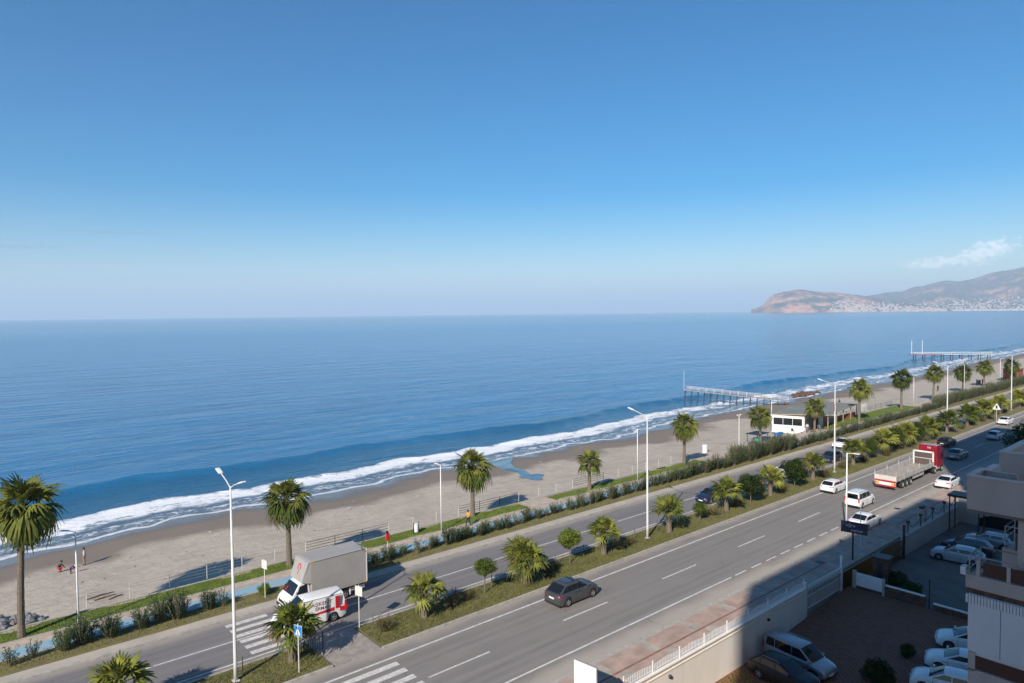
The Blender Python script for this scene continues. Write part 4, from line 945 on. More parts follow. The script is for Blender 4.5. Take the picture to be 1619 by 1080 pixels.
# leafy shrubs: oleander with upright stems
def oleander_mesh(seed, h=1.5, w_=.75, ns=26, sparse=False):
    r = random.Random(seed); mb = MB()
    for i in range(ns):
        a = r.uniform(0, 6.28); d = r.uniform(0, .45)**.8*w_; tip_h = h*r.uniform(.45, 1.0)*(1-.35*d/w_); out = d+r.uniform(.05, .35)*w_
        b = Vector((math.cos(a)*d*.5, math.sin(a)*d*.5, 0)); tp = Vector((math.cos(a)*out, math.sin(a)*out, tip_h))
        s = Vector((-math.sin(a), math.cos(a), 0))*.012
        mb.add([b-s, b+s, tp+s, tp-s], [(0, 1, 2, 3)], 1)
        nl = 22 if not sparse else 14
        for k in range(nl):
            t = r.uniform(.12 if not sparse else .3, 1.03); p = b.lerp(tp, t)+Vector((r.gauss(0, .04), r.gauss(0, .04), 0)); la = r.uniform(0, 6.28); up = r.uniform(.1, 1.0)
            ld = Vector((math.cos(la), math.sin(la), up)).normalized()*r.uniform(.10, .19); ls = ld.cross(Vector((0, 0, 1))).normalized()*r.uniform(.018, .032)
            mb.add([p, p+ld*.5+ls, p+ld, p+ld*.5-ls], [(0, 1, 2, 3)])
    return mb.mesh('oleander', [M['oleander'], M['bark']])
OL = [oleander_mesh(s, 1.45, .8, 60) for s in range(3)]+[oleander_mesh(s+9, 1.5, .75, 26, True) for s in range(2)]
OLB = [oleander_mesh(s+30, 2.3, 1.2, 150) for s in range(2)]
GO = 'oleander shrubs in the hedge between far road and cycle path'
def shrub(mesh, x, y, z, s, label, group, name='oleander_shrub', cat='shrub'):
    if name == 'oleander_shrub': s *= 1.4 if x < 89 else (1.3 if x < 107 else 1.15 if x < 172 else 1.35)
    o = mobj(name, mesh, None, (x, y, z), (0, 0, rnd.uniform(0, 6.28)), (s*rnd.uniform(.9, 1.1), s*rnd.uniform(.9, 1.1), s*rnd.uniform(.85, 1.15)))
    return tag(o, label, cat, group)
near = [(3.2, 54.1, .75, 3, 'low oleander shrub in the bottom left corner'), (4.4, 54.4, .7, 4, 'sparse thin oleander shrub second from the bottom left corner'), (6.2, 54.2, .95, 0, 'oleander shrub left of the first promenade lamp foot'), (7.3, 54.5, 1.25, 1, 'dense tall oleander shrub in front of the first promenade lamp foot'),
        (8.9, 54.2, .95, 2, 'oleander shrub just right of the first promenade lamp'), (10.9, 54.3, 1.0, 0, 'oleander shrub left of the middle clump before the crosswalk'), (12.2, 54.5, 1.15, 1, 'dense oleander shrub in the clump left of the tall near lamp'), (13.3, 54.2, 1.1, 2, 'oleander shrub leaning right in the clump left of the tall near lamp'),
        (15.6, 54.4, .9, 0, 'oleander shrub right behind the tall near lamp'), (16.6, 54.2, .7, 3, 'last small oleander shrub before the crosswalk')]
for x, y, s, k, lb in near: shrub(OL[k], x, y, .1, s, lb, GO)
SECT = [(27, 31.5, 'oleander shrub behind the tail of the grey box lorry'), (31.5, 40, 'oleander shrub between the red sign post and the second promenade lamp'), (40, 47, 'oleander shrub in front of the orange vest walker'),
        (47, 62, 'oleander shrub in the low hedge left of the short leaning palm'), (62, 74, 'oleander shrub in the low hedge below the third promenade lamp'), (74, 89, 'oleander shrub in the thick low hedge before the sand plaza'),
        (89, 107, 'tall oleander shrub screening the driftwood pile'), (107, 130, 'oleander shrub in the hedge before the beach cabin terrace'), (130, 172, 'oleander shrub in the hedge along the second lawn'), (172, 330, 'tall shrub in the far dense hedge towards the red hut')]
for a, b, lb in SECT:
    x = a+.3
    while x < b:
        if a < 74: k = rnd.choice((0, 1, 2, 0, 1, 3, 4)); s = rnd.uniform(.62, .95); step = rnd.uniform(.85, 1.45)
        elif a < 89: k = rnd.choice((0, 1, 2)); s = rnd.uniform(.85, 1.1); step = rnd.uniform(.85, 1.3)
        elif a < 107: k = 9; s = rnd.uniform(.85, 1.1); step = rnd.uniform(1.3, 1.8)
        elif a < 172: k = rnd.choice((0, 1, 2)); s = rnd.uniform(.85, 1.25); step = rnd.uniform(1.0, 1.5)
        else: k = 9; s = rnd.uniform(.8, 1.05); step = rnd.uniform(1.7, 2.4)
        shrub(rnd.choice(OLB) if k == 9 else OL[k], x, 54.3+rnd.uniform(-.25, .3)+(.5 if a >= 172 else 0), .1, s, lb, GO); x += step

# round clipped trees
def ball_mesh(seed, n=2600, mats=None):
    r = random.Random(seed); mb = MB()
    bumps = [(Vector((r.gauss(0, 1), r.gauss(0, 1), r.gauss(0, 1))).normalized(), r.uniform(.05, .20)) for _ in range(14)]
    cl = []
    for i in range(40):
        d = Vector((r.gauss(0, 1), r.gauss(0, 1), r.gauss(0, 1))).normalized(); cl.append((d*r.uniform(.5, .74), r.uniform(.28, .42)))
    for i in range(n):
        c_, cr_ = r.choice(cl); d = Vector((r.gauss(0, 1), r.gauss(0, 1), r.gauss(0, 1))).normalized()
        p = c_+d*cr_*(r.uniform(.3, 1)**.4); p.z *= .9
        ax = Vector((r.gauss(0, 1), r.gauss(0, 1), r.gauss(0, 1))).normalized(); ld = (d*.5+ax).normalized()*r.uniform(.07, .13); ls = ld.cross(ax+d*.3).normalized()*r.uniform(.03, .05)
        mb.add([p-ld*.5, p+ls, p+ld*.5, p-ls], [(0, 1, 2, 3)])
    return mb.mesh('crown', mats)
BL = [ball_mesh(1, 4200, M['ficus']), ball_mesh(2, 4200, M['ficus'])]; BD = [ball_mesh(3, 4600, M['ficusdark']), ball_mesh(4, 4600, M['ficusdark'])]
def round_tree(x, y, h, r_, label, dark=False, parts=True, extra=None, flat=1.):
    root = empty('round_tree', (x, y, .1), rnd.uniform(0, 6), label, 'tree', 'round clipped trees on the median')
    tb = MB(); tb.tube([(0, 0, -.1), (.03, .02, (h-r_)*.5), (0, .04, h-r_*1.0)], [.07, .05, .045], 7)
    for a in range(4): tb.tube([(0, .03, h-r_*1.5), (math.cos(a*1.6)*r_*.5, math.sin(a*1.6)*r_*.5, h-r_*.9)], [.035, .015], 5)
    tb.build('trunk', M['bark'], root)
    mobj('crown', (BD if dark else BL)[int(x) % 2], root, (0, 0, h-r_*flat*.85), (0, 0, rnd.uniform(0, 6)), (r_*1.18, r_*1.18, r_*1.1*flat))
    if extra: mobj('crown', BL[0], root, extra[:3], (0, 0, 1), extra[3])
    return root
round_tree(33.2, 42.6, 2.7, .95, 'flat topped small round tree left of the twin trunk palm', flat=.72)
round_tree(42.9, 42.6, 3.1, 1.0, 'round tree with a second low crown right of the twin trunk palm', extra=(.75, -.5, 1.5, .55), flat=.9)
round_tree(62.3, 42.2, 1.9, .72, 'smallest round tree on a short stem right of the nearest tall lamp')
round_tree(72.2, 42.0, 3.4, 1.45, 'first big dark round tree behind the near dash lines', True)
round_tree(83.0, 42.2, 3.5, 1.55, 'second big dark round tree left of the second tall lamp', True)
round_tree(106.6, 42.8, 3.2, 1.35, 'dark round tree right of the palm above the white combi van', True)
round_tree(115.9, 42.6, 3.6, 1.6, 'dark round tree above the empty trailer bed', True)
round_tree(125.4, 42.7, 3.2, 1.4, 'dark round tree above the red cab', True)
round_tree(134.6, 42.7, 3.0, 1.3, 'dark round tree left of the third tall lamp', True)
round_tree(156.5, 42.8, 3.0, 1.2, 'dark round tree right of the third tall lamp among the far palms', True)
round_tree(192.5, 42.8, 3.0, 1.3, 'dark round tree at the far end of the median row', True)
# dry twiggy bushes on the median
def twig_mesh(seed, n=130):
    r = random.Random(seed); mb = MB()
    for i in range(n):
        a = r.uniform(0, 6.28); d = r.uniform(0, .6); b = Vector((math.cos(a)*d*.4, math.sin(a)*d*.4, 0)); tp = Vector((math.cos(a)*(d+.2), math.sin(a)*(d+.2), r.uniform(.35, 1.0)))
        s = Vector((-math.sin(a), math.cos(a), 0))*.008; mb.add([b-s, b+s, tp+s*.4, tp-s*.4], [(0, 1, 2, 3)])
        for k in range(5):
            p = b.lerp(tp, r.uniform(.3, 1)); ld = Vector((r.gauss(0, 1), r.gauss(0, 1), r.gauss(0, 1))).normalized()*r.uniform(.05, .11); ls = ld.orthogonal().normalized()*.02
            mb.add([p, p+ld*.5+ls, p+ld, p+ld*.5-ls], [(0, 1, 2, 3)])
    return mb.mesh('bush', M['twig'])
TW = [twig_mesh(s) for s in range(3)]
for i, (x, y, s, lb) in enumerate([(23.9, 42.2, 1.1, 'dry yellowish bush right beside the paved crossing'), (29.9, 42.3, 1.25, 'dry twiggy bush right of the single trunk median palm'), (31.4, 42.5, 1.0, 'dry twiggy bush left of the flat topped round tree'), (39.6, 42.0, 1.2, 'dry bush in the shade right of the twin trunk palm'),
        (41.0, 42.5, .8, 'small dry bush left of the round tree with two crowns'), (49.0, 42.2, 1.35, 'dark dry bush right of the middle median palm'), (51.0, 42.3, 1.0, 'dry bush left of the nearest tall lamp'), (58.6, 42.1, 1.2, 'dry bush right of the palm by the nearest tall lamp'),
        (65.0, 42.4, 1.5, 'grey brown bush left of the palm before the dark round trees'), (69.5, 42.5, 1.2, 'dry bush between palm and first dark round tree'), (79.3, 42.0, 1.5, 'dry bush right of the palm between the dark round trees'), (91.0, 42.0, 1.5, 'brown bush left of the second tall lamp'),
        (97.6, 42.5, 1.7, 'wide brown bush right of the second tall lamp'), (104, 42.4, 1.4, 'brown bush below the palm above the combi van')]):
    shrub(TW[i % 3], x, y, .1, s, lb, 'dry bushes on the median', 'dry_bush', 'bush')
for i in range(14): shrub(TW[i % 3], 110+i*6.1+rnd.uniform(-1, 1), 42.3+rnd.uniform(-.5, .5), .1, rnd.uniform(1.2, 1.7), 'brown bush in the far median row beyond the red lorry', 'dry bushes on the median', 'dry_bush', 'bush')
shrub(BL[0], 19.8, 54.3, .55, .62, 'small round clipped bush at the crosswalk behind the white sign', None, 'clipped_bush', 'bush')
# grass blades
def grass(name, areas, m, z, hmin, hmax, label):
    mb = MB()
    for x0, x1, y0, y1, n in areas:
        for _ in range(n):
            x, y = rnd.uniform(x0, x1), rnd.uniform(y0, y1); h = rnd.uniform(hmin, hmax); a = rnd.uniform(0, 6.28); c, s = math.cos(a)*.03, math.sin(a)*.03; lx, ly = rnd.gauss(0, h*.35), rnd.gauss(0, h*.35)
            mb.add([(x-c, y-s, z), (x+c, y+s, z), (x+lx, y+ly, z+h)], [(0, 1, 2)])
    o = mb.build(name, m); o['kind'] = 'stuff'; o['label'] = label
grass('median_grass', [(0, 18.8, 40.35, 44.0, 7000), (22.6, 60, 40.35, 44.0, 16000), (60, 110, 40.35, 44, 11000)], M['grassblade'], .1, .05, .16, 'dry short grass on the median')
grass('lawn_grass', [(0, 52, 58.15, 60.3, 14000), (56.5, 87.4, 58.15, 59.95, 6000), (128, 172, 58.2, 62.4, 7000)], M['lawnblade'], .12, .04, .10, 'short green lawn grass')
grass('verge_grass', [(0, 100, 53.1, 55.0, 9000)], M['grassblade'], .11, .05, .15, 'weedy grass on the hedge verge')
grass('yard_weeds', [(33, 42.3, 23.4, 25.4, 1500)], M['grassblade'], -2.5, .05, .2, 'sunlit weeds at the foot of the wall')
# trees at the right edge beyond the yards
def leafy_tree(x, y, z, h, r_, label, m, seed):
    root = empty('broadleaf_tree', (x, y, z), 0, label, 'tree', 'trees beside the road at the right edge'); r = random.Random(seed); mb = MB()
    tb = MB().tube([(0, 0, 0), (.1, 0, h*.5), (0, .1, h*.8)], [.16, .12, .05], 7)
    for k in range(7):
        a = k*2.4; tb.tube([(0.05, 0, h*(.35+.05*k)), (math.cos(a)*r_*.6, math.sin(a)*r_*.6, h*(.55+.05*k))], [.06, .02], 5)
    tb.build('trunk', M['bark'], root)
    cl = [(Vector((r.gauss(0, .45)*r_, r.gauss(0, .45)*r_, h*.68+r.gauss(0, .16)*h)), r.uniform(.35, .6)*r_) for _ in range(16)]
    for c, cr in cl:
        for _ in range(190):
            d = Vector((r.gauss(0, 1), r.gauss(0, 1), r.gauss(0, 1))).normalized(); p = c+d*cr*r.uniform(.5, 1)
            ld = Vector((r.gauss(0, 1), r.gauss(0, 1), r.gauss(0, 1))).normalized()*.16; ls = ld.orthogonal().normalized()*.07
            mb.add([p-ld, p+ls, p+ld, p-ls], [(0, 1, 2, 3)])
    mb.build('crown', m, root); return root
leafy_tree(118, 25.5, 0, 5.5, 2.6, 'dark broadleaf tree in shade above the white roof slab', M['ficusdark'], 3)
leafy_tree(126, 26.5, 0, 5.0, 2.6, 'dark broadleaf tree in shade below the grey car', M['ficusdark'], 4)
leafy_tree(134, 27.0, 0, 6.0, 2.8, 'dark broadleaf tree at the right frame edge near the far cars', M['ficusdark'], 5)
leafy_tree(92.0, 21.8, -.04, 3.2, 1.6, 'sunlit yellowish shrub tree above the archway wall', M['frondy'], 6)

# ---------------- street furniture ----------------
def tall_lamp(x, y, label, h=12.1, ang=0, flag=False):
    t = empty('street_lamp', (x, y, .1), ang, label, 'street lamp', 'tall double street lamps on the median')
    MB().tube([(0, 0, -.1), (0, 0, 1.2), (0, 0, h)], [.13, .115, .055], 10).build('pole', M['polegrey'], t, smooth=True)
    MB().box(-.2, .2, -.2, .2, -.02, .05).build('base_plate', M['polegrey'], t)
    for s in (-1, 1):
        MB().tube([(0, 0, h-.12), (0, s*.7, h+.20), (0, s*1.75, h+.52)], .035, 7).build('arm', M['polegrey'], t)
        d = MB(); d.box(-.14, .14, -.36, .36, -.05, .05); o = d.build('lamp_head', M['steelwhite'], t, bevel=.04); o.location = (0, s*2.05, h+.60); o.rotation_euler = (s*.28, 0, 0)
    if flag: MB().box(-.35, -.05, -.01, .01, h-3.6, h-2.6).build('red_banner', M['vanred'], t)
    return t
tall_lamp(13.6, 42.5, 'tall double street lamp nearest on the left of the crossing')
tall_lamp(53.5, 42.3, 'tall double street lamp in the middle of the median, right of the middle palm')
tall_lamp(94.6, 42.4, 'tall double street lamp before the beach cabin with a red banner', flag=True)
tall_lamp(139.8, 42.5, 'tall double street lamp among the far median palms'); tall_lamp(180.6, 42.5, 'tall double street lamp nearest the right frame edge'); tall_lamp(222, 42.5, 'farthest tall double street lamp of the median')
def path_lamp(x, y, label, h=7.0, sidearm=(0, -1)):
    t = empty('promenade_lamp', (x, y, .12), 0, label, 'lamp post', 'single lamp posts along the promenade')
    MB().tube([(0, 0, -.1), (0, 0, h)], [.075, .045], 8).build('pole', M['steelwhite'], t, smooth=True)
    MB().tube([(0, 0, 2.6), (0, 0, 2.75)], .085, 8).build('junction_box', M['polegrey'], t)
    a, b = sidearm
    MB().tube([(0, 0, h-.03), (a*.5, b*.5, h+.06)], .03, 6).build('arm', M['steelwhite'], t)
    o = MB().box(-.30, .30, -.11, .11, -.035, .035).build('lamp_head', M['steelwhite'], t, bevel=.02); o.location = (a*.75, b*.75, h+.08); o.rotation_euler = (0, 0, math.atan2(b, a))
    return t
path_lamp(7.5, 57.6, 'white promenade lamp post nearest on the left behind the oleanders', sidearm=(-.75, .66)); path_lamp(39.4, 57.7, 'white promenade lamp post on the lawn right of the litter bin', sidearm=(0, 1), h=6.9)
path_lamp(70.8, 57.6, 'white promenade lamp post left of the middle tall street lamp', sidearm=(-1, 0)); path_lamp(109.4, 59.8, 'white promenade lamp post with small projecting floodlight by the sand plaza')
path_lamp(174.5, 60.0, 'white promenade lamp post above the far hedge, left of the third tall lamp', sidearm=(-1, 0)); path_lamp(214.5, 61.2, 'white promenade lamp post before the palm under the far pier', sidearm=(-1, 0)); path_lamp(248, 61.3, 'white promenade lamp post beside the last tall street lamp')
t = empty('floodlight_pole', (100.5, 60.6, .1), 0, 'short white pole with two small floodlights on the sand', 'lamp post')
MB().tube([(0, 0, -.8), (0, 0, 5.3)], .06, 8).build('pole', M['steelwhite'], t); 
for s in (-1, 1): MB().tube([(0, 0, 5.1), (s*.3, 0, 5.4)], .03, 6).build('arm', M['steelwhite'], t); MB().box(s*.42-.16, s*.42+.16, -.08, .08, 5.32, 5.5).build('floodlight', M['steelwhite'], t, bevel=.02)
t = empty('kerb_lamp', (69.0, 29.7, .1), 0, 'white single arm lamp post on the near pavement left of the billboard', 'lamp post')
MB().tube([(0, 0, -.1), (0, 0, 8.2)], [.10, .06], 8).build('pole', M['steelwhite'], t, smooth=True); MB().tube([(0, 0, 8.15), (.15, -.8, 8.2)], .03, 6).build('arm', M['steelwhite'], t); MB().box(-.05, .22, -1.2, -.55, 8.17, 8.26).build('lamp_head', M['steelwhite'], t, bevel=.02)

M['railgrey'] = mat('weathered_rail_grey', (.36, .35, .34), .6, .1, 3)
# promenade railing: bays of posts and four rails
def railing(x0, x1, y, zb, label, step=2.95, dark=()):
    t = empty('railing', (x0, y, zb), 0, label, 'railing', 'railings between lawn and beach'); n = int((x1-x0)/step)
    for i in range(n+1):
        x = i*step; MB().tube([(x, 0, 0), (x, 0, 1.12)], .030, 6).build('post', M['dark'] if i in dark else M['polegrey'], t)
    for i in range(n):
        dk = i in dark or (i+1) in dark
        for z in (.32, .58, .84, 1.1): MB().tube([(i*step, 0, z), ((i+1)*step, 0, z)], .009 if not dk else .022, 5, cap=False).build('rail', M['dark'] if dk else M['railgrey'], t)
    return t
railing(8.5, 53, 60.9, .12, 'long thin steel railing along the nearest lawn, partly dark', dark=(7, 8, 13, 14))  # palm crown shade is put into the rail colour at the listed posts
railing(56, 87, 60.9, .12, 'thin steel railing along the middle lawn', dark=(3,))  # dark rails by this post stand for the short palm's shade
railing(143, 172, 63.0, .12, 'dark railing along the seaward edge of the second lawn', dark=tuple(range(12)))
# median wire fence
def wire_fence(x0, x1, label):
    t = empty('wire_fence', (x0, 42.9, .1), 0, label, 'fence', 'low wire fences on the median'); n = max(1, round((x1-x0)/3.6)); st = (x1-x0)/n
    for i in range(n+1): MB().tube([(i*st, 0, 0), (i*st, 0, 1.15)], .035, 6).build('post', M['postgreen'], t)
    mb = MB()
    for z in (.35, .7, 1.08): mb.tube([(0, 0, z), (x1-x0, 0, z)], .006, 4, cap=False)
    mb.build('wire', M['postgreen'], t)
M['postgreen'] = mat('green_grey_post', (.12, .13, .08), .7, .1, 4)
wire_fence(2, 18.2, 'low wire fence on the median left of the crossing'); wire_fence(23.3, 110, 'low wire fence along the long median right of the crossing')
t = empty('barrier_post', (19.4, 42.7, .1), 0, 'short dark post with a slatted barrier beside the crossing palm', 'barrier')
MB().tube([(0, 0, 0), (0, 0, 1.2)], .05, 6).build('post', M['dark'], t)
for k in range(12): MB().box(-.08-.16*(k+1), -.04-.16*(k+1), -.015, .015, .1, .95).build('slat', M['dark'], t)

# road signs
def sign_post(name, loc, h, label, cat='road sign', rz=0): 
    t = empty(name, loc, rz, label, cat); MB().tube([(0, 0, -.1), (0, 0, h)], .035, 8).build('post', M['polegrey'], t); return t
M['signblue'] = mat('sign_blue', (.02, .20, .50), .4, .04, 3)
def crossing_sign(loc, rz, label, front=True):
    t = sign_post('crossing_sign', loc, 3.15, label, rz=rz)
    MB().box(-.33, .33, -.02, .02, 2.35, 3.05).build('sign_back', M['polegrey'], t); MB().box(-.315, .315, -.026, -.02, 2.37, 3.03).build('sign_face', M['signblue'], t)
    MB().add([(-.22, -.03, 2.46), (.22, -.03, 2.46), (0, -.03, 2.90)], [(0, 1, 2)]).build('white_triangle', M['plate'], t)
    p = MB(); p.box(-.025, .025, -.035, -.031, 2.60, 2.72); p.box(-.08, -.03, -.035, -.031, 2.49, 2.53); p.box(.03, .08, -.035, -.031, 2.49, 2.53); p.add([(-.02, -.034, 2.62), (-.07, -.034, 2.51), (-.03, -.034, 2.51), (0, -.034, 2.6), (.03, -.034, 2.51), (.07, -.034, 2.51), (.02, -.034, 2.62)], [(0, 1, 2, 3, 4, 5, 6)]); p.build('walking_figure', M['dark'], t)
    return t
crossing_sign((16.9, 40.75, .1), R(-68), 'blue pedestrian crossing sign on the median in front of the palm')
crossing_sign((22.7, 43.8, .1), R(110), 'pedestrian crossing sign seen from its grey back beside the white van')
crossing_sign((19.6, 53.6, .1), R(105), 'pedestrian crossing sign seen from its pale back at the far kerb')
t = sign_post('warning_sign', (159.1, 37.9+1.9, .1), 3.2, 'white triangular warning sign on a post at the far right kerb')
MB().add([(-.02, -.7, 2.5), (-.02, .7, 2.5), (-.02, 0, 3.75), (.02, -.7, 2.5), (.02, .7, 2.5), (.02, 0, 3.75)], [(0, 1, 2), (3, 5, 4), (0, 3, 4, 1), (1, 4, 5, 2), (0, 2, 5, 3)]).build('sign_plate', M['plate'], t); MB().box(-.04, -.025, -.15, .15, 2.7, 3.3).build('sign_symbol', M['dark'], t)
t = sign_post('red_call_post', (31.3, 54.6, .1), 2.0, 'pole with a red box and dark top standing by the cycle path', 'post')
MB().box(-.14, .20, -.12, .12, 1.75, 2.35).build('red_box', M['vanred'], t, bevel=.03); MB().box(-.1, .1, -.1, .1, 2.35, 2.6).build('top_cap', M['dark'], t, bevel=.03)
def bin_(x, y, z, label, s=1):
    t = empty('litter_bin', (x, y, z), 0, label, 'bin'); MB().lathe([(0, .12), (.24, .12), (.26, .95), (.0, .97)], 14).build('drum', M['plate'], t, smooth=False)
    for q in (-1, 1): MB().box(q*.3-.03, q*.3+.03, -.04, .04, 0, 1.1).build('side_post', M['dark'], t)
    t.scale = (s, s, s); return t
bin_(37.3, 59.2, .12, 'white litter bin between dark posts on the lawn'); 
t = empty('white_drum', (96.9, 64.7, zsand(96.9, 64.7)), 0, 'pale upright drum standing on the bare sand', 'barrel'); MB().lathe([(0, 0), (.42, 0), (.45, .1), (.42, .6), (.45, 1.1), (.42, 1.35), (0, 1.38)], 16).build('drum', M['plate'], t)


# beach things ---------------------------------------------------
def log(name, p0, p1, r_, label): 
    return tag(MB().tube([p0, ((p0[0]+p1[0])/2, (p0[1]+p1[1])/2+.05, (p0[2]+p1[2])/2+.03), p1], [r_, r_*.9, r_*.7], 7).build(name, M['wood']), label, 'timber', 'driftwood and planks lying on the sand')
for k, (x, y, lb) in enumerate([(10.2, 65.6, 'longest dark plank on sand left of the nearest railing'), (10.5, 64.8, 'middle dark plank on sand left of the nearest railing'), (11.2, 64.1, 'nearest dark plank on sand left of the nearest railing')]):
    log('driftwood_plank', (x-1.1+.2*k, y-.1, zsand(x, y)+.05), (x+1.0-.3*k, y+.35, zsand(x, y)+.05), .06, lb).data.materials[0] = M['rust']
for k in range(9):
    x, y = 96.5+rnd.uniform(0, 9), 58.9+rnd.uniform(0, 1.3); a = rnd.uniform(-.4, .4); L_ = rnd.uniform(.9, 2.4)
    log('driftwood_plank', (x-L_*math.cos(a), y-L_*math.sin(a), .2+.1*(k % 3)), (x+L_*math.cos(a), y+L_*math.sin(a), .25+.12*(k % 3)), .09, 'pale plank in the timber pile behind the tall hedge')
def rock(x, y, z, s, label=None):
    r = rnd; mb = MB(); n, m_ = 7, 5; v = []; ph = r.uniform(0, 9)
    for j in range(m_):
        for i in range(n):
            t, p = 2*PI*i/n, PI*(j+.5)/m_; q = 1+.45*noise.noise(Vector((math.cos(t)*1.3+ph, math.sin(t)*1.3, j)))
            v.append((math.cos(t)*math.sin(p)*q, math.sin(t)*math.sin(p)*q, math.cos(p)*q*.7))
    f = [(j*n+i, j*n+(i+1) % n, (j+1)*n+(i+1) % n, (j+1)*n+i) for j in range(m_-1) for i in range(n)]+[tuple(range(n))[::-1], tuple((m_-1)*n+i for i in range(n))]
    o = mb.add(v, f).build('boulder', M['rockgrey']); o.location = (x, y, z+s*.25); o.scale = (s, s, s*.9); o.rotation_euler = (0, 0, ph)
    return tag(o, label or 'grey boulder in the heap at the far left below the lawn', 'rock', 'boulders heaped on the beach at the far left')
M['rockgrey'] = mat('grey_boulder', (.22, .215, .22), .9, .25, 1.5, .6)
for k in range(46):
    x = 1.2+rnd.uniform(0, 4.6); y = 61.9+rnd.uniform(0, 4.0)*(1-max(0, x-3.6)*.3); rock(x, y, zsand(x, y)+max(0, .35-.1*abs(y-63.2)), rnd.uniform(.22, .42))
for k in range(16):
    x = 190+rnd.uniform(0, 14); y = 97+rnd.uniform(-1, 2.0); o = rock(x, y, ZSEA+.05, rnd.uniform(.6, 1.0), 'dark rock in the surf left of the far pier'); o['group'] = 'rocks in the surf by the far pier'; o.data.materials[0] = M['rust']

def pier(loc, rz, L_, wdt, deck, label, near=True, nbent=16, red=0):
    t = empty('pier', loc, rz, label, 'pier', 'piers reaching into the sea')
    n = int(L_/1.0)
    dm = mat('pier_deck_planks', (.40, .35, .33), .85, .15, 1, .1) if near else M['wallwhite']
    if near:
        for k in range(n): MB().box(k*1.0+.03, k*1.0+.97, -wdt/2, wdt/2, deck-.08, deck+rnd.uniform(0, .02)).build('deck_plank', dm, t)
    else:
        MB().box(0, L_*.62, -wdt/2, wdt/2, deck-.10, deck).build('deck', dm, t); MB().box(L_*.62, L_, -wdt/2-1, wdt/2+1, deck-.12, deck+.05).build('deck_head', M['rustred'], t)
    for k in range(nbent):
        x = L_*(k+.5)/nbent; b = MB()
        for s in (-1, 1):
            b.tube([(x, s*wdt*.42, ZSEA-deck-4-loc[2]+deck), (x, s*wdt*.42, deck-.1)], .075 if near else .20, 6)
        b.box(x-.07, x+.07, -wdt*.5, wdt*.5, deck-.32, deck-.1); b.build('pile_bent', M['pierpile'], t)
    for s in (-1, 1):
        b = MB()
        for k in range(int(L_/2.1)): b.box(k*2.1-.03, k*2.1+.03, s*wdt*.48-.03, s*wdt*.48+.03, deck, deck+1.0)
        b.box(0, L_-1, s*wdt*.48-.03, s*wdt*.48+.03, deck+.93, deck+1.0); b.box(0, L_-1, s*wdt*.48-.02, s*wdt*.48+.02, deck+.5, deck+.55)
        b.build('handrail', M['steelwhite'] if not near else M['pierrail'], t)
    return t
M['pierpile'] = mat('dark_pier_piles', (.07, .06, .07), .8, .2, 3); M['pierrail'] = mat('pale_pier_rail', (.62, .57, .53), .7, .1, 3); M['rustred'] = mat('red_brown_deck', (.38, .17, .13), .8, .1, 3)

p = pier((170.5, 88.5, -1.25), math.atan2(24.5, -12.1), 27.4, 2.0, .1, 'near wooden pier sloping down to the sand, pale rails on dark piles', True, 16)
p.rotation_euler = (0, -R(4.4), p.rotation_euler[2])
tag(MB().tube([(0, 0, 0), (0, 0, 5.2)], .04, 6).build('flag_pole', M['steelwhite']), 'thin white pole at the seaward end of the near pier', 'pole').location = (158.6, 112.6, .9)
pier((397, 101, -.3), math.atan2(28, -27), 39, 2.6, .4, 'far pier with a red decked seaward head', False, 9)
for k, (x, y) in enumerate([(370.6, 128.6), (374, 125)]): tag(MB().tube([(0, 0, 0), (0, 0, 7)], .12, 6).build('flag_pole', M['steelwhite']), ['white pole on the seaward corner of the far pier', 'second white pole on the red head of the far pier'][k], 'pole').location = (x, y, 0)

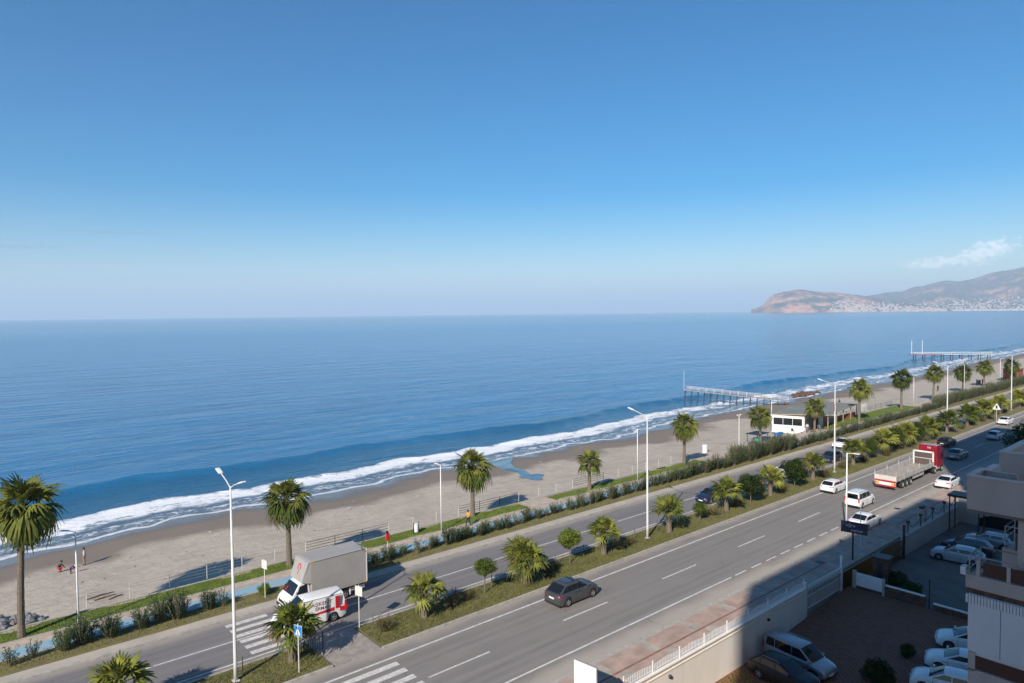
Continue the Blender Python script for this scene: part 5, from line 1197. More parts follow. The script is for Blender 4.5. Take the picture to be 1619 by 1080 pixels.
# beach cabin with terrace
def cabin():
    t = empty('beach_cabin', (0, 0, 0), 0, 'white beach cafe cabin with wide window under a flat grey green roof', 'cabin')
    A, B = Vector((121.4, 66.4, 0)), Vector((123.2, 60.8, 0)); d = (B-A).normalized(); nrm = Vector((d.y, -d.x, 0)); nrm = -nrm if nrm.x > 0 else nrm
    def wall(name, a, b, z0, z1, m, th=.15, off=0):
        a = Vector(a)+nrm*off; b = Vector(b)+nrm*off; i = -nrm*th; mb = MB()
        v = [a+Vector((0, 0, z0)), b+Vector((0, 0, z0)), b+Vector((0, 0, z1)), a+Vector((0, 0, z1))]; v += [q+i for q in v]
        mb.add(v, [(0, 1, 2, 3), (7, 6, 5, 4), (0, 4, 5, 1), (1, 5, 6, 2), (2, 6, 7, 3), (3, 7, 4, 0)]); return mb.build(name, m, t)
    M['browngrey'] = mat('brown_grey_boarding', (.20, .16, .13), .8, .15, 2); W = M['cabinwhite']; L_ = (B-A).length; P = lambda f: A+d*L_*f
    wall('wall', P(0), P(1), -.6, .95, W); wall('wall', P(0), P(1), 2.25, 2.71, W); wall('wall', P(0), P(.07), .95, 2.25, W); wall('wall', P(.93), P(1), .95, 2.25, W)
    wall('window', P(.07), P(.93), .95, 2.25, M['bglass'], .05, -.05); 
    for f in (.35, .64): wall('window_mullion', P(f), P(f+.012), .95, 2.25, W, .06)
    MB().box(123.75, 129.5, 61.2, 66.5, -.6, 2.55).build('rear_wall', M['browngrey'], t)
    rf = MB(); poly = [(120.9, 67.0), (127.6, 58.3), (146.5, 61.2), (146.5, 69.5)]
    v = [(x, y, 2.72) for x, y in poly]+[(x, y, 2.86) for x, y in poly]
    rf.add(v, [(3, 2, 1, 0), (4, 5, 6, 7)], 0); rf.add(v, [(0, 1, 5, 4), (1, 2, 6, 5), (2, 3, 7, 6), (3, 0, 4, 7)], 1); rf.build('roof', [M['roofgreen'], M['fascia']], t)
    for x, y in ((127.9, 58.6), (133, 59.3), (138, 60.2), (143, 60.9), (147.8, 61.7)): MB().box(x-.08, x+.08, y-.08, y+.08, -.3, 2.72).build('canopy_post', M['wood'], t)
    MB().box(130.5, 132.7, 60.9, 61.0, 0, 2.0).build('terracotta_door', M['terracotta'], t); MB().box(132.7, 147, 61.6, 61.8, -.3, 1.1).build('terrace_panel', M['terracotta'], t)
    MB().box(128.8, 130.4, 60.7, 60.9, 0, 2.3).build('grey_door', M['polegrey'], t)
    return t
M['cabinwhite'] = mat('cabin_white', (.74, .73, .70), .7, .05, 1); M['roofgreen'] = mat('roof_grey_green', (.20, .215, .195), .9, .1, .5); M['fascia'] = mat('roof_fascia_tan', (.50, .38, .25), .8, .1, 2); M['terracotta'] = mat('terracotta_panels', (.35, .10, .05), .7, .12, 2)
cabin()
def chair(x, y, a, label, m):
    t = empty('terrace_chair', (x, y, .1), a, label, 'chair', 'chairs on the cafe terrace')
    MB().box(-.24, .24, -.24, .24, .42, .47).build('seat', m, t); MB().box(-.24, .24, .20, .25, .47, .92).build('backrest', m, t)
    for sx in (-1, 1):
        for sy in (-1, 1): MB().box(sx*.21-.02, sx*.21+.02, sy*.21-.02, sy*.21+.02, 0, .42).build('leg', m, t)
for k, (x, y) in enumerate([(120.2, 62.4), (119.3, 61.0), (121.2, 60.0), (122.6, 59.2), (119.9, 59.7), (125.4, 58.9), (126.6, 59.6)]):
    chair(x, y, k*1.3, ['white chair on the terrace in front of the cabin window' , 'black chair on the terrace near the cabin palm'][k % 2], M['plate'] if k % 2 == 0 else M['dark'])
tag(MB().box(116.3, 118.6, 62.5, 63.1, -.2, .25).build('blue_crate', M['signblue']), 'blue box lying at the left foot of the beach cabin', 'crate')
t = empty('mesh_stall', (133.5, 61.0, .1), 0, 'white mesh frame at the edge of the second lawn by the terrace', 'fence panel')
for k in range(12): MB().box(k*.35-.02, k*.35+.02, -.02, .02, 0, 1.3).build('bar', M['steelwhite'], t)
MB().box(0, 3.9, -.03, .03, 1.28, 1.34).build('top_rail', M['steelwhite'], t)
t = empty('sun_canopy', (106.4, 61.6, .1), 0, 'dark fabric awning frame on the sand right of the double floodlight palm', 'awning')
MB().box(-.2, 3.4, -1.2, 1.2, 1.3, 1.4).build('fabric', M['midtarp'] if 'midtarp' in M else M['dark'], t)
for x, y in ((0, -1), (0, 1), (3.2, -1), (3.2, 1)): MB().box(x-.04, x+.04, y-.04, y+.04, -.2, 1.3).build('pole', M['dark'], t)
tag(MB().lathe([(0, 0), (.5, 0), (.6, .4), (.35, .9), (0, .95)], 12).build('green_sack', mat('green_sack', (.03, .28, .2), .6, .1, 3)), 'turquoise green covered drum by the timber pile', 'sack').location = (105.6, 60.4, .1)
t = empty('far_hut', (264, 62.5, .1), 0, 'small red kiosk hut at the right frame edge', 'hut')
MB().box(0, 6, -2, 2, -.6, 2.7).build('wall', M['terracotta'], t); MB().box(-.4, 6.4, -2.4, 2.4, 2.7, 2.9).build('roof', M['rustred'], t); MB().box(-.02, 0, -1.2, .2, 1, 2).build('window', M['bglass'], t)
t = empty('beach_stand', (158, 65.4, -.6), 0, 'pale lattice stand on the sand behind the second lawn', 'stand')
for k in range(7): MB().box(k*.6-.03, k*.6+.03, -.03, .03, 0, 1.9).build('bar', M['steelwhite'], t)
for z in (.4, 1.0, 1.6): MB().box(0, 3.6, -.03, .03, z, z+.06).build('rail', M['steelwhite'], t)
for k in range(9):
    x, y = 236+rnd.uniform(0, 9), 64+rnd.uniform(0, 2); tag(MB().box(x-.6, x+.6, y-.05, y+.05, -.4, .5+rnd.uniform(0, .5)).build('stacked_board', M['dark']), 'dark stacked board beside the far promenade lamp', 'board', 'dark boards beside the far promenade lamp')

# people ---------------------------------------------------------
def skin(name, verts, edges, rad, m, parent, sub=1):
    me = bpy.data.meshes.new(name); me.from_pydata(verts, edges, []); o = mobj(name, me, parent); me.materials.append(m)
    o.modifiers.new('skin', 'SKIN').use_smooth_shade = True
    if not me.skin_vertices: 
        bpy.context.view_layer.objects.active = o
    layer = me.skin_vertices[0] if me.skin_vertices else me.attributes and None
    for i, r_ in enumerate(rad): me.skin_vertices[0].data[i].radius = (r_, r_)
    me.skin_vertices[0].data[0].use_root = True
    if sub: s = o.modifiers.new('sub', 'SUBSURF'); s.levels = sub; s.render_levels = sub
    return o
M['skin'] = mat('skin', (.42, .25, .17), .6, .08, 4); M['hair'] = mat('dark_hair', (.02, .015, .012), .8, .2, 8)
def person(loc, rz, label, shirt, trousers, pose, scale=1., hair=None):
    t = empty('person', loc, rz, label, 'person'); V = Vector
    J = dict(pel=V((0, 0, .93)), che=V((.02, 0, 1.30)), nec=V((.03, 0, 1.47)), hed=V((.06, 0, 1.64)), top=V((.06, 0, 1.72)))
    for s, n in ((1, 'l'), (-1, 'r')):
        J['hip'+n] = V((0, s*.10, .90)); J['kne'+n] = V((.03, s*.11, .50)); J['ank'+n] = V((0, s*.11, .09)); J['toe'+n] = V((.17, s*.12, .04))
        J['sho'+n] = V((.01, s*.19, 1.42)); J['elb'+n] = V((-.03, s*.25, 1.15)); J['wri'+n] = V((.06, s*.25, .90)); J['han'+n] = V((.09, s*.25, .81))
    for k, v in pose.items(): J[k] = V(v)
    def chain(names): return [J[n] for n in names]
    vs = [J['pel'], J['che'], J['nec'], J['hed'], J['top']]; rd = [.13, .13, .055, .10, .07]; ed = [(0, 1), (1, 2), (2, 3), (3, 4)]
    for n in 'lr':
        i = len(vs); vs += chain(['hip'+n, 'kne'+n, 'ank'+n, 'toe'+n]); rd += [.085, .058, .04, .035]; ed += [(0, i), (i, i+1), (i+1, i+2), (i+2, i+3)]
        i = len(vs); vs += chain(['sho'+n, 'elb'+n, 'wri'+n, 'han'+n]); rd += [.055, .04, .027, .035]; ed += [(1, i), (i, i+1), (i+1, i+2), (i+2, i+3)]
        dr = (J['han'+n]-J['wri'+n]).normalized(); sd_ = V((0, 1, 0)).cross(dr); sd_ = sd_.normalized() if sd_.length > .01 else V((1, 0, 0))
        hi = len(vs)-1
        for q, ln in ((-.03, .07), (-.01, .085), (.01, .08), (.03, .065)): vs.append(J['han'+n]+dr*ln+sd_*q); rd.append(.009); ed.append((hi, len(vs)-1))
        vs.append(J['han'+n]+dr*.02+sd_*.06); rd.append(.011); ed.append((hi, len(vs)-1))
    skin('body', vs, ed, rd, M['skin'], t)
    vs = [J['pel'], J['pel'].lerp(J['che'], .35)]; rd = [.15, .14]; ed = [(0, 1)]
    for n in 'lr':
        i = len(vs); vs += [J['hip'+n], J['kne'+n], J['kne'+n].lerp(J['ank'+n], .92)]; rd += [.10, .075, .062]; ed += [(0, i), (i, i+1), (i+1, i+2)]
    skin('trousers', vs, ed, rd, trousers, t)
    vs = [J['pel'].lerp(J['che'], .1), J['che'], J['che'].lerp(J['nec'], .7)]; rd = [.158, .158, .09]; ed = [(0, 1), (1, 2)]
    for n in 'lr':
        i = len(vs); vs += [J['sho'+n], J['elb'+n], J['elb'+n].lerp(J['wri'+n], .85)]; rd += [.075, .058, .046]; ed += [(1, i), (i, i+1), (i+1, i+2)]
    skin('shirt', vs, ed, rd, shirt, t)
    hb = MB(); hb.lathe([(.0, .11), (.07, .09), (.105, .03), (.108, -.03), (.09, -.08)], 12, c=tuple(J['hed']+V((-.02, 0, .02)))); hb.build('hair', hair or M['hair'], t, smooth=True)
    for n in 'lr':
        a, b = J['ank'+n], J['toe'+n]; MB().tube([a+V((-.06, 0, -.03)), a.lerp(b, .5)+V((0, 0, -.015)), b+V((.03, 0, 0))], [.05, .052, .035], 8).build('shoe', M['plastic'], t, smooth=True)
    hd = J['hed']
    MB().add([tuple(hd+V((.10, -.015, -.01))), tuple(hd+V((.10, .015, -.01))), tuple(hd+V((.125, 0, -.035))), tuple(hd+V((.098, 0, .03)))], [(0, 1, 2), (0, 2, 3), (1, 3, 2)]).build('nose', M['skin'], t)
    for s in (-1, 1): MB().lathe([(0, -.012), (.013, 0), (0, .012)], 8, c=tuple(hd+V((.095, s*.035, .015)))).build('eye', M['hair'], t)
    t.scale = (scale,)*3; return t
cl = lambda n, c: mat(n, c, .85, .1, 4)
walk = dict(kner=(.16, -.11, .52), ankr=(.22, -.11, .12), toer=(.38, -.12, .10), knel=(-.02, .11, .50), ankl=(-.28, .11, .16), toel=(-.16, .12, .07), elbr=(-.16, -.27, 1.17), wrir=(-.2, -.27, .95), hanr=(-.19, -.27, .87), elbl=(.10, .26, 1.17), wril=(.28, .24, 1.05), hanl=(.36, .23, 1.04))
person((42.6, 57.35, .12), R(190), 'person in orange yellow vest and dark trousers walking on the footpath', cl('orange_vest', (.72, .30, .02)), cl('dark_trousers', (.015, .018, .04)), walk)
person((10.9, 78.3, zsand(10.9, 78.3)), R(160), 'standing person in pale grey shirt on the wet sand casting a long shadow', cl('pale_shirt', (.45, .47, .52)), cl('tan_trousers', (.36, .24, .19)), {})
crouch = dict(pel=(-.05, 0, .42), che=(.16, 0, .74), nec=(.24, 0, .88), hed=(.31, 0, 1.03), top=(.33, 0, 1.11), hipl=(-.03, .10, .40), hipr=(-.03, -.10, .40), knel=(.32, .14, .48), kner=(.32, -.14, .48), ankl=(.10, .12, .09), ankr=(.10, -.12, .09), toel=(.28, .13, .04), toer=(.28, -.13, .04),
              shol=(.19, .18, .84), shor=(.19, -.18, .84), elbl=(.38, .22, .62), elbr=(.38, -.22, .62), wril=(.52, .14, .42), wrir=(.52, -.14, .42), hanl=(.56, .12, .34), hanr=(.56, -.12, .34))
person((8.6, 77.4, zsand(8.6, 77.4)), R(10), 'small person in red and black crouching on the wet sand', cl('black_top', (.02, .02, .025)), cl('red_trousers', (.50, .03, .03)), crouch, .95)
bend = dict(che=(.30, 0, 1.10), nec=(.42, 0, 1.12), hed=(.54, 0, 1.10), top=(.60, 0, 1.14), shol=(.36, .18, 1.12), shor=(.36, -.18, 1.12), elbl=(.42, .22, .86), elbr=(.42, -.22, .86), wril=(.50, .2, .62), wrir=(.50, -.2, .62), hanl=(.53, .19, .54), hanr=(.53, -.19, .54), hed2=(0, 0, 0)) ; bend.pop('hed2')
person((9.4, 75.9, zsand(9.4, 75.9)), R(-20), 'small child with white hat bending over in purple clothes on the sand', cl('purple_top', (.16, .02, .12)), cl('plum_trousers', (.08, .015, .05)), bend, .66, cl('white_hat', (.7, .7, .68)))
for k, (x, y) in enumerate([(170.2, 76.2), (171.8, 75.9)]): person((x, y, zsand(x, y)), 2.2+k, ['left one of two people in dark clothes on the sand past the cabin roof', 'right one of two people in dark clothes on the sand past the cabin roof'][k], cl('dark_jacket', (.03, .03, .035)), cl('dark_trousers', (.02, .02, .025)), walk if k else {})
person((121.8, 59.6, .12), 1., 'person in pale clothes standing on the cafe terrace', cl('pale_top', (.55, .55, .56)), cl('grey_trousers', (.2, .2, .22)), {})
person((219, 69, zsand(219, 69)), 1., 'lone dark figure standing on the far sand behind the hedge', cl('dark_coat', (.02, .02, .02)), cl('dark_trousers', (.02, .02, .02)), {})

# walls and gates of the yards -----------------------------------
def yard_wall():
    t = empty('retaining_wall', (0, 25.7, 0), 0, 'cream retaining wall with coping between pavement and sunken car park', 'wall')
    MB().box(-20, 52.2, -.15, .15, -3.4, .38).build('wall', M['wallwhite'], t)
    MB().box(-20, 52.2, -.24, .20, .38, .50).build('coping', M['wallwhite'], t, bevel=.02); MB().box(-20, 52.2, -.20, -.15, .10, .16).build('ledge', M['wallwhite'], t)
    for x in (34.4, 46.3): MB().lathe([(0, 0), (.10, .02), (.12, .14), (.06, .22), (0, .22)], 10, c=(x, -.24, -.35)).build('wall_lamp', M['dark'], t)
    f = empty('picket_fence', (0, 25.62, .5), 0, 'white picket railing standing on the retaining wall', 'fence')
    me = MB().box(-.025, .025, -.012, .012, .04, .50).mesh('picket', M['steelwhite']); k = 0; x = 22.
    mb = MB()
    while x < 52:
        if k % 17 == 0: MB().box(x-.035, x+.035, -.035, .035, 0, .74).build('fence_post', M['steelwhite'], f)
        elif k < 290: mobj('picket', me, f, (x, 0, .0+.10*math.sin(k/17*PI)**2))
        x += .16; k += 1
    for z in (.10, .40): MB().box(22, 52, -.01, .01, z, z+.035).build('rail', M['steelwhite'], f)
    g = empty('white_gate', (52.3, 25.65, -1.5), 0, 'white barred sliding gate at the corner of the sunken car park', 'gate')
    for x in (0, 6.4): MB().box(x-.09, x+.09, -.09, .09, -1, 3.0 if x else 2.4).build('gate_post', M['steelwhite'], g)
    for k in range(26): MB().box(.3+k*.235-.02, .3+k*.235+.02, -.015, .015, .15, 2.0).build('bar', M['steelwhite'], g)
    for z in (.15, 1.1, 1.95): MB().box(.14, 6.26, -.03, .03, z, z+.06).build('rail', M['steelwhite'], g)
    st = empty('gate_base_wall', (52.2, 25.85, 0), 0, 'grey wall stub behind the white gate below the pavement', 'wall'); MB().box(0, 7, -.05, .05, -3.4, .1).build('wall', M['wallgrey'], st)
yard_wall()
t = empty('dividing_wall', (60.0, 0, 0), 0, 'low brown wall with white coping dividing the two yards', 'wall')
MB().box(-.12, .12, 19.6, 25.4, -3, -.55).build('wall', M['rustwall'] if 'rustwall' in M else M['rust'], t); MB().box(-.14, .14, 19.6, 22.6, -.55, -.48).build('coping', M['wallwhite'], t)
MB().box(-.12, .12, 2, 19.0, -3, -.95).build('wall', M['rust'], t); MB().box(-.14, .14, 2, 19.0, -.95, -.88).build('coping', M['wallwhite'], t)
for y in (19.3, 15.8, 12): MB().tube([(0, y, -1.5), (0, y, .9)], .05, 6).build('mesh_post', M['dark'], t)
t = empty('white_notice_board', (59.9, 22.7, -1.5), R(90), 'white blank notice board mounted on the dividing wall corner', 'sign'); MB().box(.1, 2.2, -.05, .05, .35, 1.45).build('board', M['cabinwhite'], t); MB().box(-.1, .1, -.08, .08, 0, 1.5).build('post', M['wallgrey'], t); MB().box(2.2, 2.5, -.08, .08, 0, 1.6).build('post', M['wallgrey'], t)
g = empty('black_gate', (64.0, 25.0, -1.45), 0, 'black iron sliding gate with arched top rail', 'gate')
mb = MB(); mb.tube([(x, 0, 1.7+.45*math.sin(x/6.6*PI)) for x in [i*.55 for i in range(13)]], .04, 6); mb.build('arched_rail', M['dark'], g)
for k in range(23): MB().box(k*.3-.025, k*.3+.025, -.02, .02, .1, 1.68+.45*math.sin(k*.3/6.6*PI)).build('bar', M['dark'], g)
for z in (.12, 1.1): MB().box(0, 6.6, -.035, .035, z, z+.08).build('rail', M['dark'], g)
for x in (0, 6.7): MB().box(x-.09, x+.09, -.09, .09, -.1, 3.2 if x else 2.2).build('gate_post', M['dark'], g)
t = empty('yard_side_wall', (71, 25.3, 0), 0, 'grey wall with lamp posts along the second yard', 'wall')
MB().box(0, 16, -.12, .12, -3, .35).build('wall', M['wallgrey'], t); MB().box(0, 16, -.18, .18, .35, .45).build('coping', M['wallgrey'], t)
for k in range(5): MB().tube([(1.5+k*3.4, 0, .4), (1.5+k*3.4, 0, 1.6)], .05, 6).build('lamp_post', M['dark'], t); MB().box(1.35+k*3.4, 1.65+k*3.4, -.15, .15, 1.5, 1.75).build('lantern', M['dark'], t, bevel=.03)
for k in range(4): mb = MB().tube([(1.6+k*3.4+i*.32, 0, 1.35-.55*math.sin(i/10*PI)) for i in range(11)], .03, 5).build('chain_rail', M['dark'], t)
t = empty('archway_wall', (87.7, 0, 0), 0, 'pale yard end wall with a dark arched opening', 'wall')
mb = MB(); n = 12; cx_, hw_, z0_, zt_ = 18.9, 4.6, -1.5, .15
arc = [(cx_+hw_*math.cos(PI*i/n), z0_+.5+(zt_-z0_-.5)*math.sin(PI*i/n)) for i in range(n+1)]
top = 1.35
for i in range(n): mb.quad((0, arc[i][0], arc[i][1]), (0, arc[i+1][0], arc[i+1][1]), (0, arc[i+1][0], top), (0, arc[i][0], top))
mb.quad((0, 25.4, z0_-1), (0, arc[0][0], z0_-1), (0, arc[0][0], top), (0, 25.4, top)); mb.quad((0, arc[-1][0], z0_-1), (0, 6, z0_-1), (0, 6, top), (0, arc[-1][0], top))
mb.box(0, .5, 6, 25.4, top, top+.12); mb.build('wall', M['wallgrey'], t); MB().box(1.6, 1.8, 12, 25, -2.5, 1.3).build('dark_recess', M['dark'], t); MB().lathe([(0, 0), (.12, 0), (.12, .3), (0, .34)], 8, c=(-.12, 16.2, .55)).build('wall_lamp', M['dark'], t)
t = empty('shelter', (83.9, 24.2, -.04), 0, 'small shelter with dark flat roof on thin posts', 'shelter')
MB().box(-1.0, 1.2, -2.2, .9, 2.35, 2.6).build('roof', M['dark'], t, bevel=.05)
for x, y in ((-.8, .7), (1, .7), (-.8, -2), (1, -2)): MB().box(x-.05, x+.05, y-.05, y+.05, -1.5, 2.35).build('post', M['dark'], t)
t = empty('meter_cabinet', (79.3, 26.3, .1), 0, 'pale cabinet with dark cap on the pavement by the yard wall', 'cabinet'); MB().box(-.4, .4, -.35, .35, 0, 1.35).build('cabinet', M['wallgrey'], t, bevel=.05); MB().box(-.42, .42, -.2, .2, 1.35, 1.6).build('cap', M['dark'], t, bevel=.05)
t = empty('guard_booth', (63.0, 24.0, -1.45), .1, 'narrow dark brown guard booth beside the billboard pole', 'booth'); MB().box(-.6, .6, -.6, .6, 0, 2.2).build('walls', M['boothbrown'] if 'boothbrown' in M else M['rust'], t); MB().box(-.7, .7, -.7, .7, 2.2, 2.3).build('roof', M['dark'], t); MB().box(-.62, -.6, -.2, .25, .1, 1.9).build('door', M['dark'], t)
t = empty('billboard', (62.2, 26.2, .1), R(8), 'dark blue billboard on a single pole with faint white lettering', 'billboard')
MB().tube([(0, 0, -1.4), (0, 0, 2.5)], .08, 8).build('pole', M['dark'], t); b = MB().box(-.06, .06, -1.15, .95, 2.45, 3.45).build('board', mat('billboard_navy', (.022, .028, .06), .5, .1, 3), t)
for yy in (-1.15, .95): MB().box(-.08, .08, yy-.03, yy+.03, 2.42, 3.48).build('frame', M['dark'], t)
text_mesh('board_lettering', 'uğra', .40, M['polegrey'], t, (-.068, .18, 3.14), (PI/2, 0, -PI/2)); text_mesh('board_lettering', 'market', .34, M['polegrey'], t, (-.068, -.35, 2.72), (PI/2, 0, -PI/2))
tag(MB().tube([(0, 0, 0), (0, 0, 4.6)], .03, 6).build('thin_pole', M['polegrey']), 'thin grey pole right of the billboard', 'pole').location = (64.3, 26.4, .1)
for k, (x, y, s) in enumerate([(63.4, 22.9, 1.3), (61.6, 21.1, 1.2)]): shrub(BD[k], x, y, -1.0, s*.75, ['dark clipped shrub by the guard booth', 'dark round shrub behind the white coping'][k], 'yard shrubs', 'yard_shrub')
shrub(BD[0], 51.6, 17.9, lotz(51)+.5, .55, 'small dark bush at the nose of the middle white car', 'yard shrubs', 'yard_shrub'); shrub(BD[1], 47.3, 18.2, lotz(47)+.5, 1.25, 'big dark bush at the bottom edge left of the white cars', 'yard shrubs', 'yard_shrub')
t = empty('white_sign_board', (27.55, 26.95, .1), R(-83), 'blank white sign board on dark posts at the bottom edge', 'sign')
MB().box(-.1, 1.45, -.05, .05, 1.15, 2.5).build('board', M['steelwhite'], t); MB().box(-.1, 1.45, .05, .10, 1.15, 2.5).build('board_back', M['dark'], t)
for x in (.1, 1.25): MB().box(x-.04, x+.04, .1, .16, -.1, 2.4).build('post', M['dark'], t)
t = empty('dark_sign_roof', (28.2, 24.6, .6), R(-20), 'dark angled cap at the bottom frame edge right of the white board', 'sign')
MB().box(-.5, .5, -.9, .4, 1.15, 1.4).build('cap', M['dark'], t, bevel=.04); MB().tube([(0, 0, -3), (0, 0, 1.2)], .06, 6).build('post', M['dark'], t)

# apartment block at the right edge -------------------------------
def block():
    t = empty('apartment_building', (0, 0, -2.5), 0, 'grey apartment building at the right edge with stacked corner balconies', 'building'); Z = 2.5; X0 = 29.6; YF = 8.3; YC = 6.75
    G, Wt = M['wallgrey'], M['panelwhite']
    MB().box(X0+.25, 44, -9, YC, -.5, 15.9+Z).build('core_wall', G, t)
    MB().box(X0+.25, 44, YC-.2, YC+.0, 15.9+Z, 16.0+Z)
    # top corner balcony: solid parapet, hollow inside
    z0, z1 = 14.95+Z, 16.2+Z; xa, xb = X0, X0+1.5
    p = MB(); p.box(xa, xa+.14, 4, YF, z0, z1); p.box(xa+.14, xb, YF-.14, YF, z0, z1); p.box(xb, xb+.14, YF-1.2, YF, z0, z1); p.build('parapet', G, t)
    MB().box(xa+.14, xb, 4, YF-.14, z0, z0+.35).build('balcony_floor', G, t)
    c = MB(); c.box(xa-.03, xa+.17, 4, YF+.03, z1, z1+.05); c.box(xa+.17, xb+.14, YF-.17, YF+.03, z1, z1+.05); c.build('parapet_cap', M['capgrey'], t)
    MB().box(xb+.14, xb+1.65, YF-.30, YF-.02, z1-.35, z1-.02).build('roof_beam', M['capgrey'], t)
    MB().box(xa+.03, xb, 4, YF-.03, z0-.12, z0).build('soffit', M['soffit'], t)
    # glass balcony
    def rail(x0, x1, y0, y1, zt, parent):
        r_ = MB(); r_.tube([(x0, y0, zt), (x0, y1, zt), (x1, y1, zt), (x1, y0, zt)], .028, 6); r_.build('handrail', M['rim'], parent)
        for x, y in ((x0, y1), (x1, y1), (x0, (y0+y1)/2)): MB().tube([(x, y, zt-.95), (x, y, zt)], .022, 6).build('rail_post', M['rim'], parent)
        for z in (.25, .5): MB().tube([(x0, y1, zt-z), (x1, y1, zt-z)], .012, 5).build('rail_bar', M['rim'], parent)
    rail(X0, X0+1.35, 4, YF-.12, 13.2+Z, t)
    MB().box(X0+.06, X0+.09, 4, YF-.55, 12.5+Z, 13.02+Z).build('window', M['bglass'], t); 
    for y in (YF-.40, 6.95): MB().box(X0+.0, X0+.10, y-.06, y+.06, 12.45+Z, 13.06+Z).build('window_frame', G, t)
    MB().box(X0, X0+.2, 4, YF, 11.95+Z, 12.46+Z).build('balcony_wall', G, t); MB().box(X0+.2, X0+1.5, 4, YF, 11.95+Z, 12.3+Z).build('balcony_floor', G, t)
    MB().box(X0+.2, X0+1.35, 4, YF-.3, 12.3+Z, 12.34+Z).build('floor_tiles', M['soffit'], t); MB().box(X0-.08, X0+.25, YF-.02, YF+.16, 12.42+Z, 12.72+Z).build('corner_post', Wt, t)
    MB().box(X0+.10, X0+1.4, 4, YF-.02, 11.72+Z, 11.95+Z).build('slab_edge', M['rust'], t)
    # enclosed balcony with white panels and a ribbed cassette
    for k in range(34): MB().box(X0-.03, X0+.05, YF-.05-.1*k-.045, YF-.05-.1*k+.035, 11.38+Z, 11.70+Z).build('cassette_rib', Wt, t)
    for k, (a, b_) in enumerate(((YF-1.12, YF-.10), (YF-2.2, YF-1.15), (4, YF-2.23))): MB().box(X0-.01, X0+.05, a, b_, 9.55+Z, 11.38+Z).build('white_panel', Wt, t)
    MB().box(X0+.05, X0+1.4, 4, YF-.1, 9.4+Z, 11.72+Z).build('enclosure', Wt, t)
    MB().box(X0+.04, X0+.1, 4, YF-.35, 8.9+Z, 9.4+Z).build('window', M['bglass'], t); MB().box(X0, X0+.12, YF-.35, YF-.12, 8.8+Z, 9.5+Z).build('window_frame', G, t)
    MB().box(X0, X0+1.4, 4, YF-.12, 6.6+Z, 8.85+Z).build('balcony_wall', G, t); MB().box(X0+.1, X0+1.4, 4, YF-.14, -.5, 6.6+Z).build('lower_wall', G, t)
    # second column of balconies farther on
    b = empty('apartment_building', (0, 0, -2.5), 0, 'second pale building wing behind the first with a flat parapet roof', 'building'); xc = 33.45; YG = 8.25
    p = MB(); p.box(xc, xc+.16, 3, YG, 15.35+Z, 16.55+Z); p.box(xc+.16, xc+8, YG-.16, YG, 15.35+Z, 16.55+Z); p.build('parapet', G, b)
    MB().box(xc+.16, xc+8, 3, YG-.16, 15.4+Z, 16.3+Z).build('roof', M['capgrey'], b); c = MB(); c.box(xc-.03, xc+.25, 3, YG+.03, 16.55+Z, 16.6+Z); c.box(xc+.25, xc+8, YG-.25, YG+.03, 16.55+Z, 16.6+Z); c.build('parapet_cap', M['capgrey'], b)
    rail(xc+.65, xc+2.1, 3, YG-.1, 13.35+Z, b)
    MB().box(xc+.65, xc+.85, 3, YG, 10.6+Z, 12.4+Z).build('balcony_wall', G, b); MB().box(xc+.7, xc+.76, 3, YG-.45, 12.4+Z, 13.0+Z).build('window', M['bglass'], b); MB().box(xc+.85, xc+7, 3, YG-.1, 10.6+Z, 12.35+Z).build('balcony_floor', G, b)
    MB().box(xc+.8, xc+7, 3, YG-.3, -.5, 10.6+Z).build('lower_wall', G, b)
M['panelwhite'] = mat('white_blind_panels', (.60, .61, .62), .6, .04, 1); M['capgrey'] = mat('parapet_cap_grey', (.46, .455, .44), .8, .08, 1); M['soffit'] = mat('brown_soffit', (.16, .13, .12), .8, .1, 1)
block()
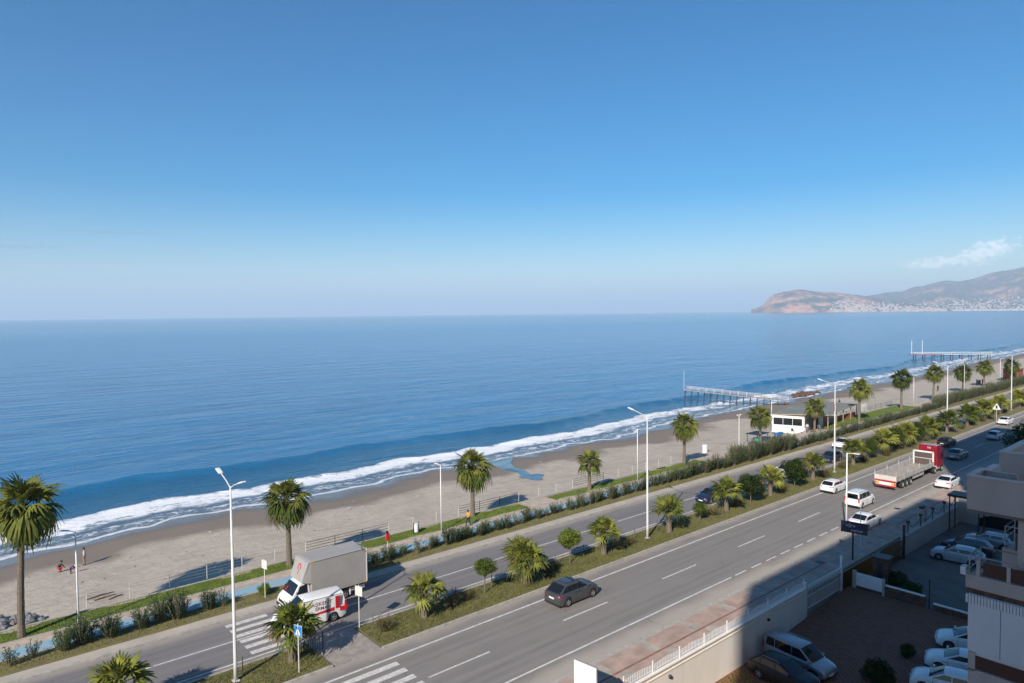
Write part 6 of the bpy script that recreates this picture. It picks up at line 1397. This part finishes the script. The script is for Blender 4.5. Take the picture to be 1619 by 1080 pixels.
# the two tall blocks behind the viewpoint whose shade lies on the road and the yards
def tower(x0, x1, y0, y1, h, label, floors):
    t = empty('apartment_tower', ((x0+x1)/2, (y0+y1)/2, -2.6), 0, label, 'building'); a, b = (x1-x0)/2, (y1-y0)/2
    MB().box(-a, a, -b, b, 0, h+2.6).build('wall', M['wallwhite'], t)
    for k in range(floors):
        z = 3.5+k*(h-1)/floors
        MB().box(-a+1, a-1, b, b+.1, z+.9, z+2.2).build('window_band', M['bglass'], t); MB().box(-a+.5, a-.5, b+.1, b+.22, z-.1, z+.8).build('balcony_front', M['cabinwhite'], t)
    return t
tower(-21.9, 17.2, -20, -4.6, 51.2, 'tall cream apartment tower just behind the viewpoint', 15)
tower(49.0, 81.2, -14, 5.1, 50.5, 'tall cream apartment tower behind the right edge of the view', 15)

# drift line: sticks, weed and scraps left on the sand
def drift():
    mb = MB()
    for k in range(420):
        x = rnd.uniform(-5, 260); S_ = shore(x); y = S_-rnd.choice((9.5, 12, 12, 16))+rnd.gauss(0, .9) if rnd.random() < .7 else rnd.uniform(61.5, S_-6); z = zsand(x, y)
        a = rnd.uniform(0, 6.28); L_ = rnd.uniform(.04, .22); w2 = rnd.uniform(.012, .035); c, s = math.cos(a), math.sin(a)
        mb.add([(x-c*L_-s*w2, y-s*L_+c*w2, z+.02), (x+c*L_-s*w2, y+s*L_+c*w2, z+.03), (x+c*L_+s*w2, y+s*L_-c*w2, z+.03), (x-c*L_+s*w2, y-s*L_-c*w2, z+.02), (x, y, z+.06)], [(0, 1, 4), (1, 2, 4), (2, 3, 4), (3, 0, 4)], 0 if rnd.random() < .8 else 1)
    o = mb.build('driftwood_debris', [M['rust'], M['plate']]); o['kind'] = 'stuff'; o['label'] = 'scattered sticks and weed on the beach sand'
drift()
# sand blown over the promenade edge and bare patches in the lawn
for k in range(26):
    x = rnd.uniform(2, 86); yy = rnd.choice((58.2, 60.2)); n = 9; r1 = rnd.uniform(.3, 1.1); pts = [(x+r1*1.8*math.cos(2*PI*i/n)*rnd.uniform(.7, 1.2), min(60.3, max(58.12, yy+r1*.45*math.sin(2*PI*i/n)*rnd.uniform(.7, 1.2))), .124) for i in range(n)]
    struct(MB().add(pts, [tuple(range(n))]).build('bare_patch', M['pathbeige']))
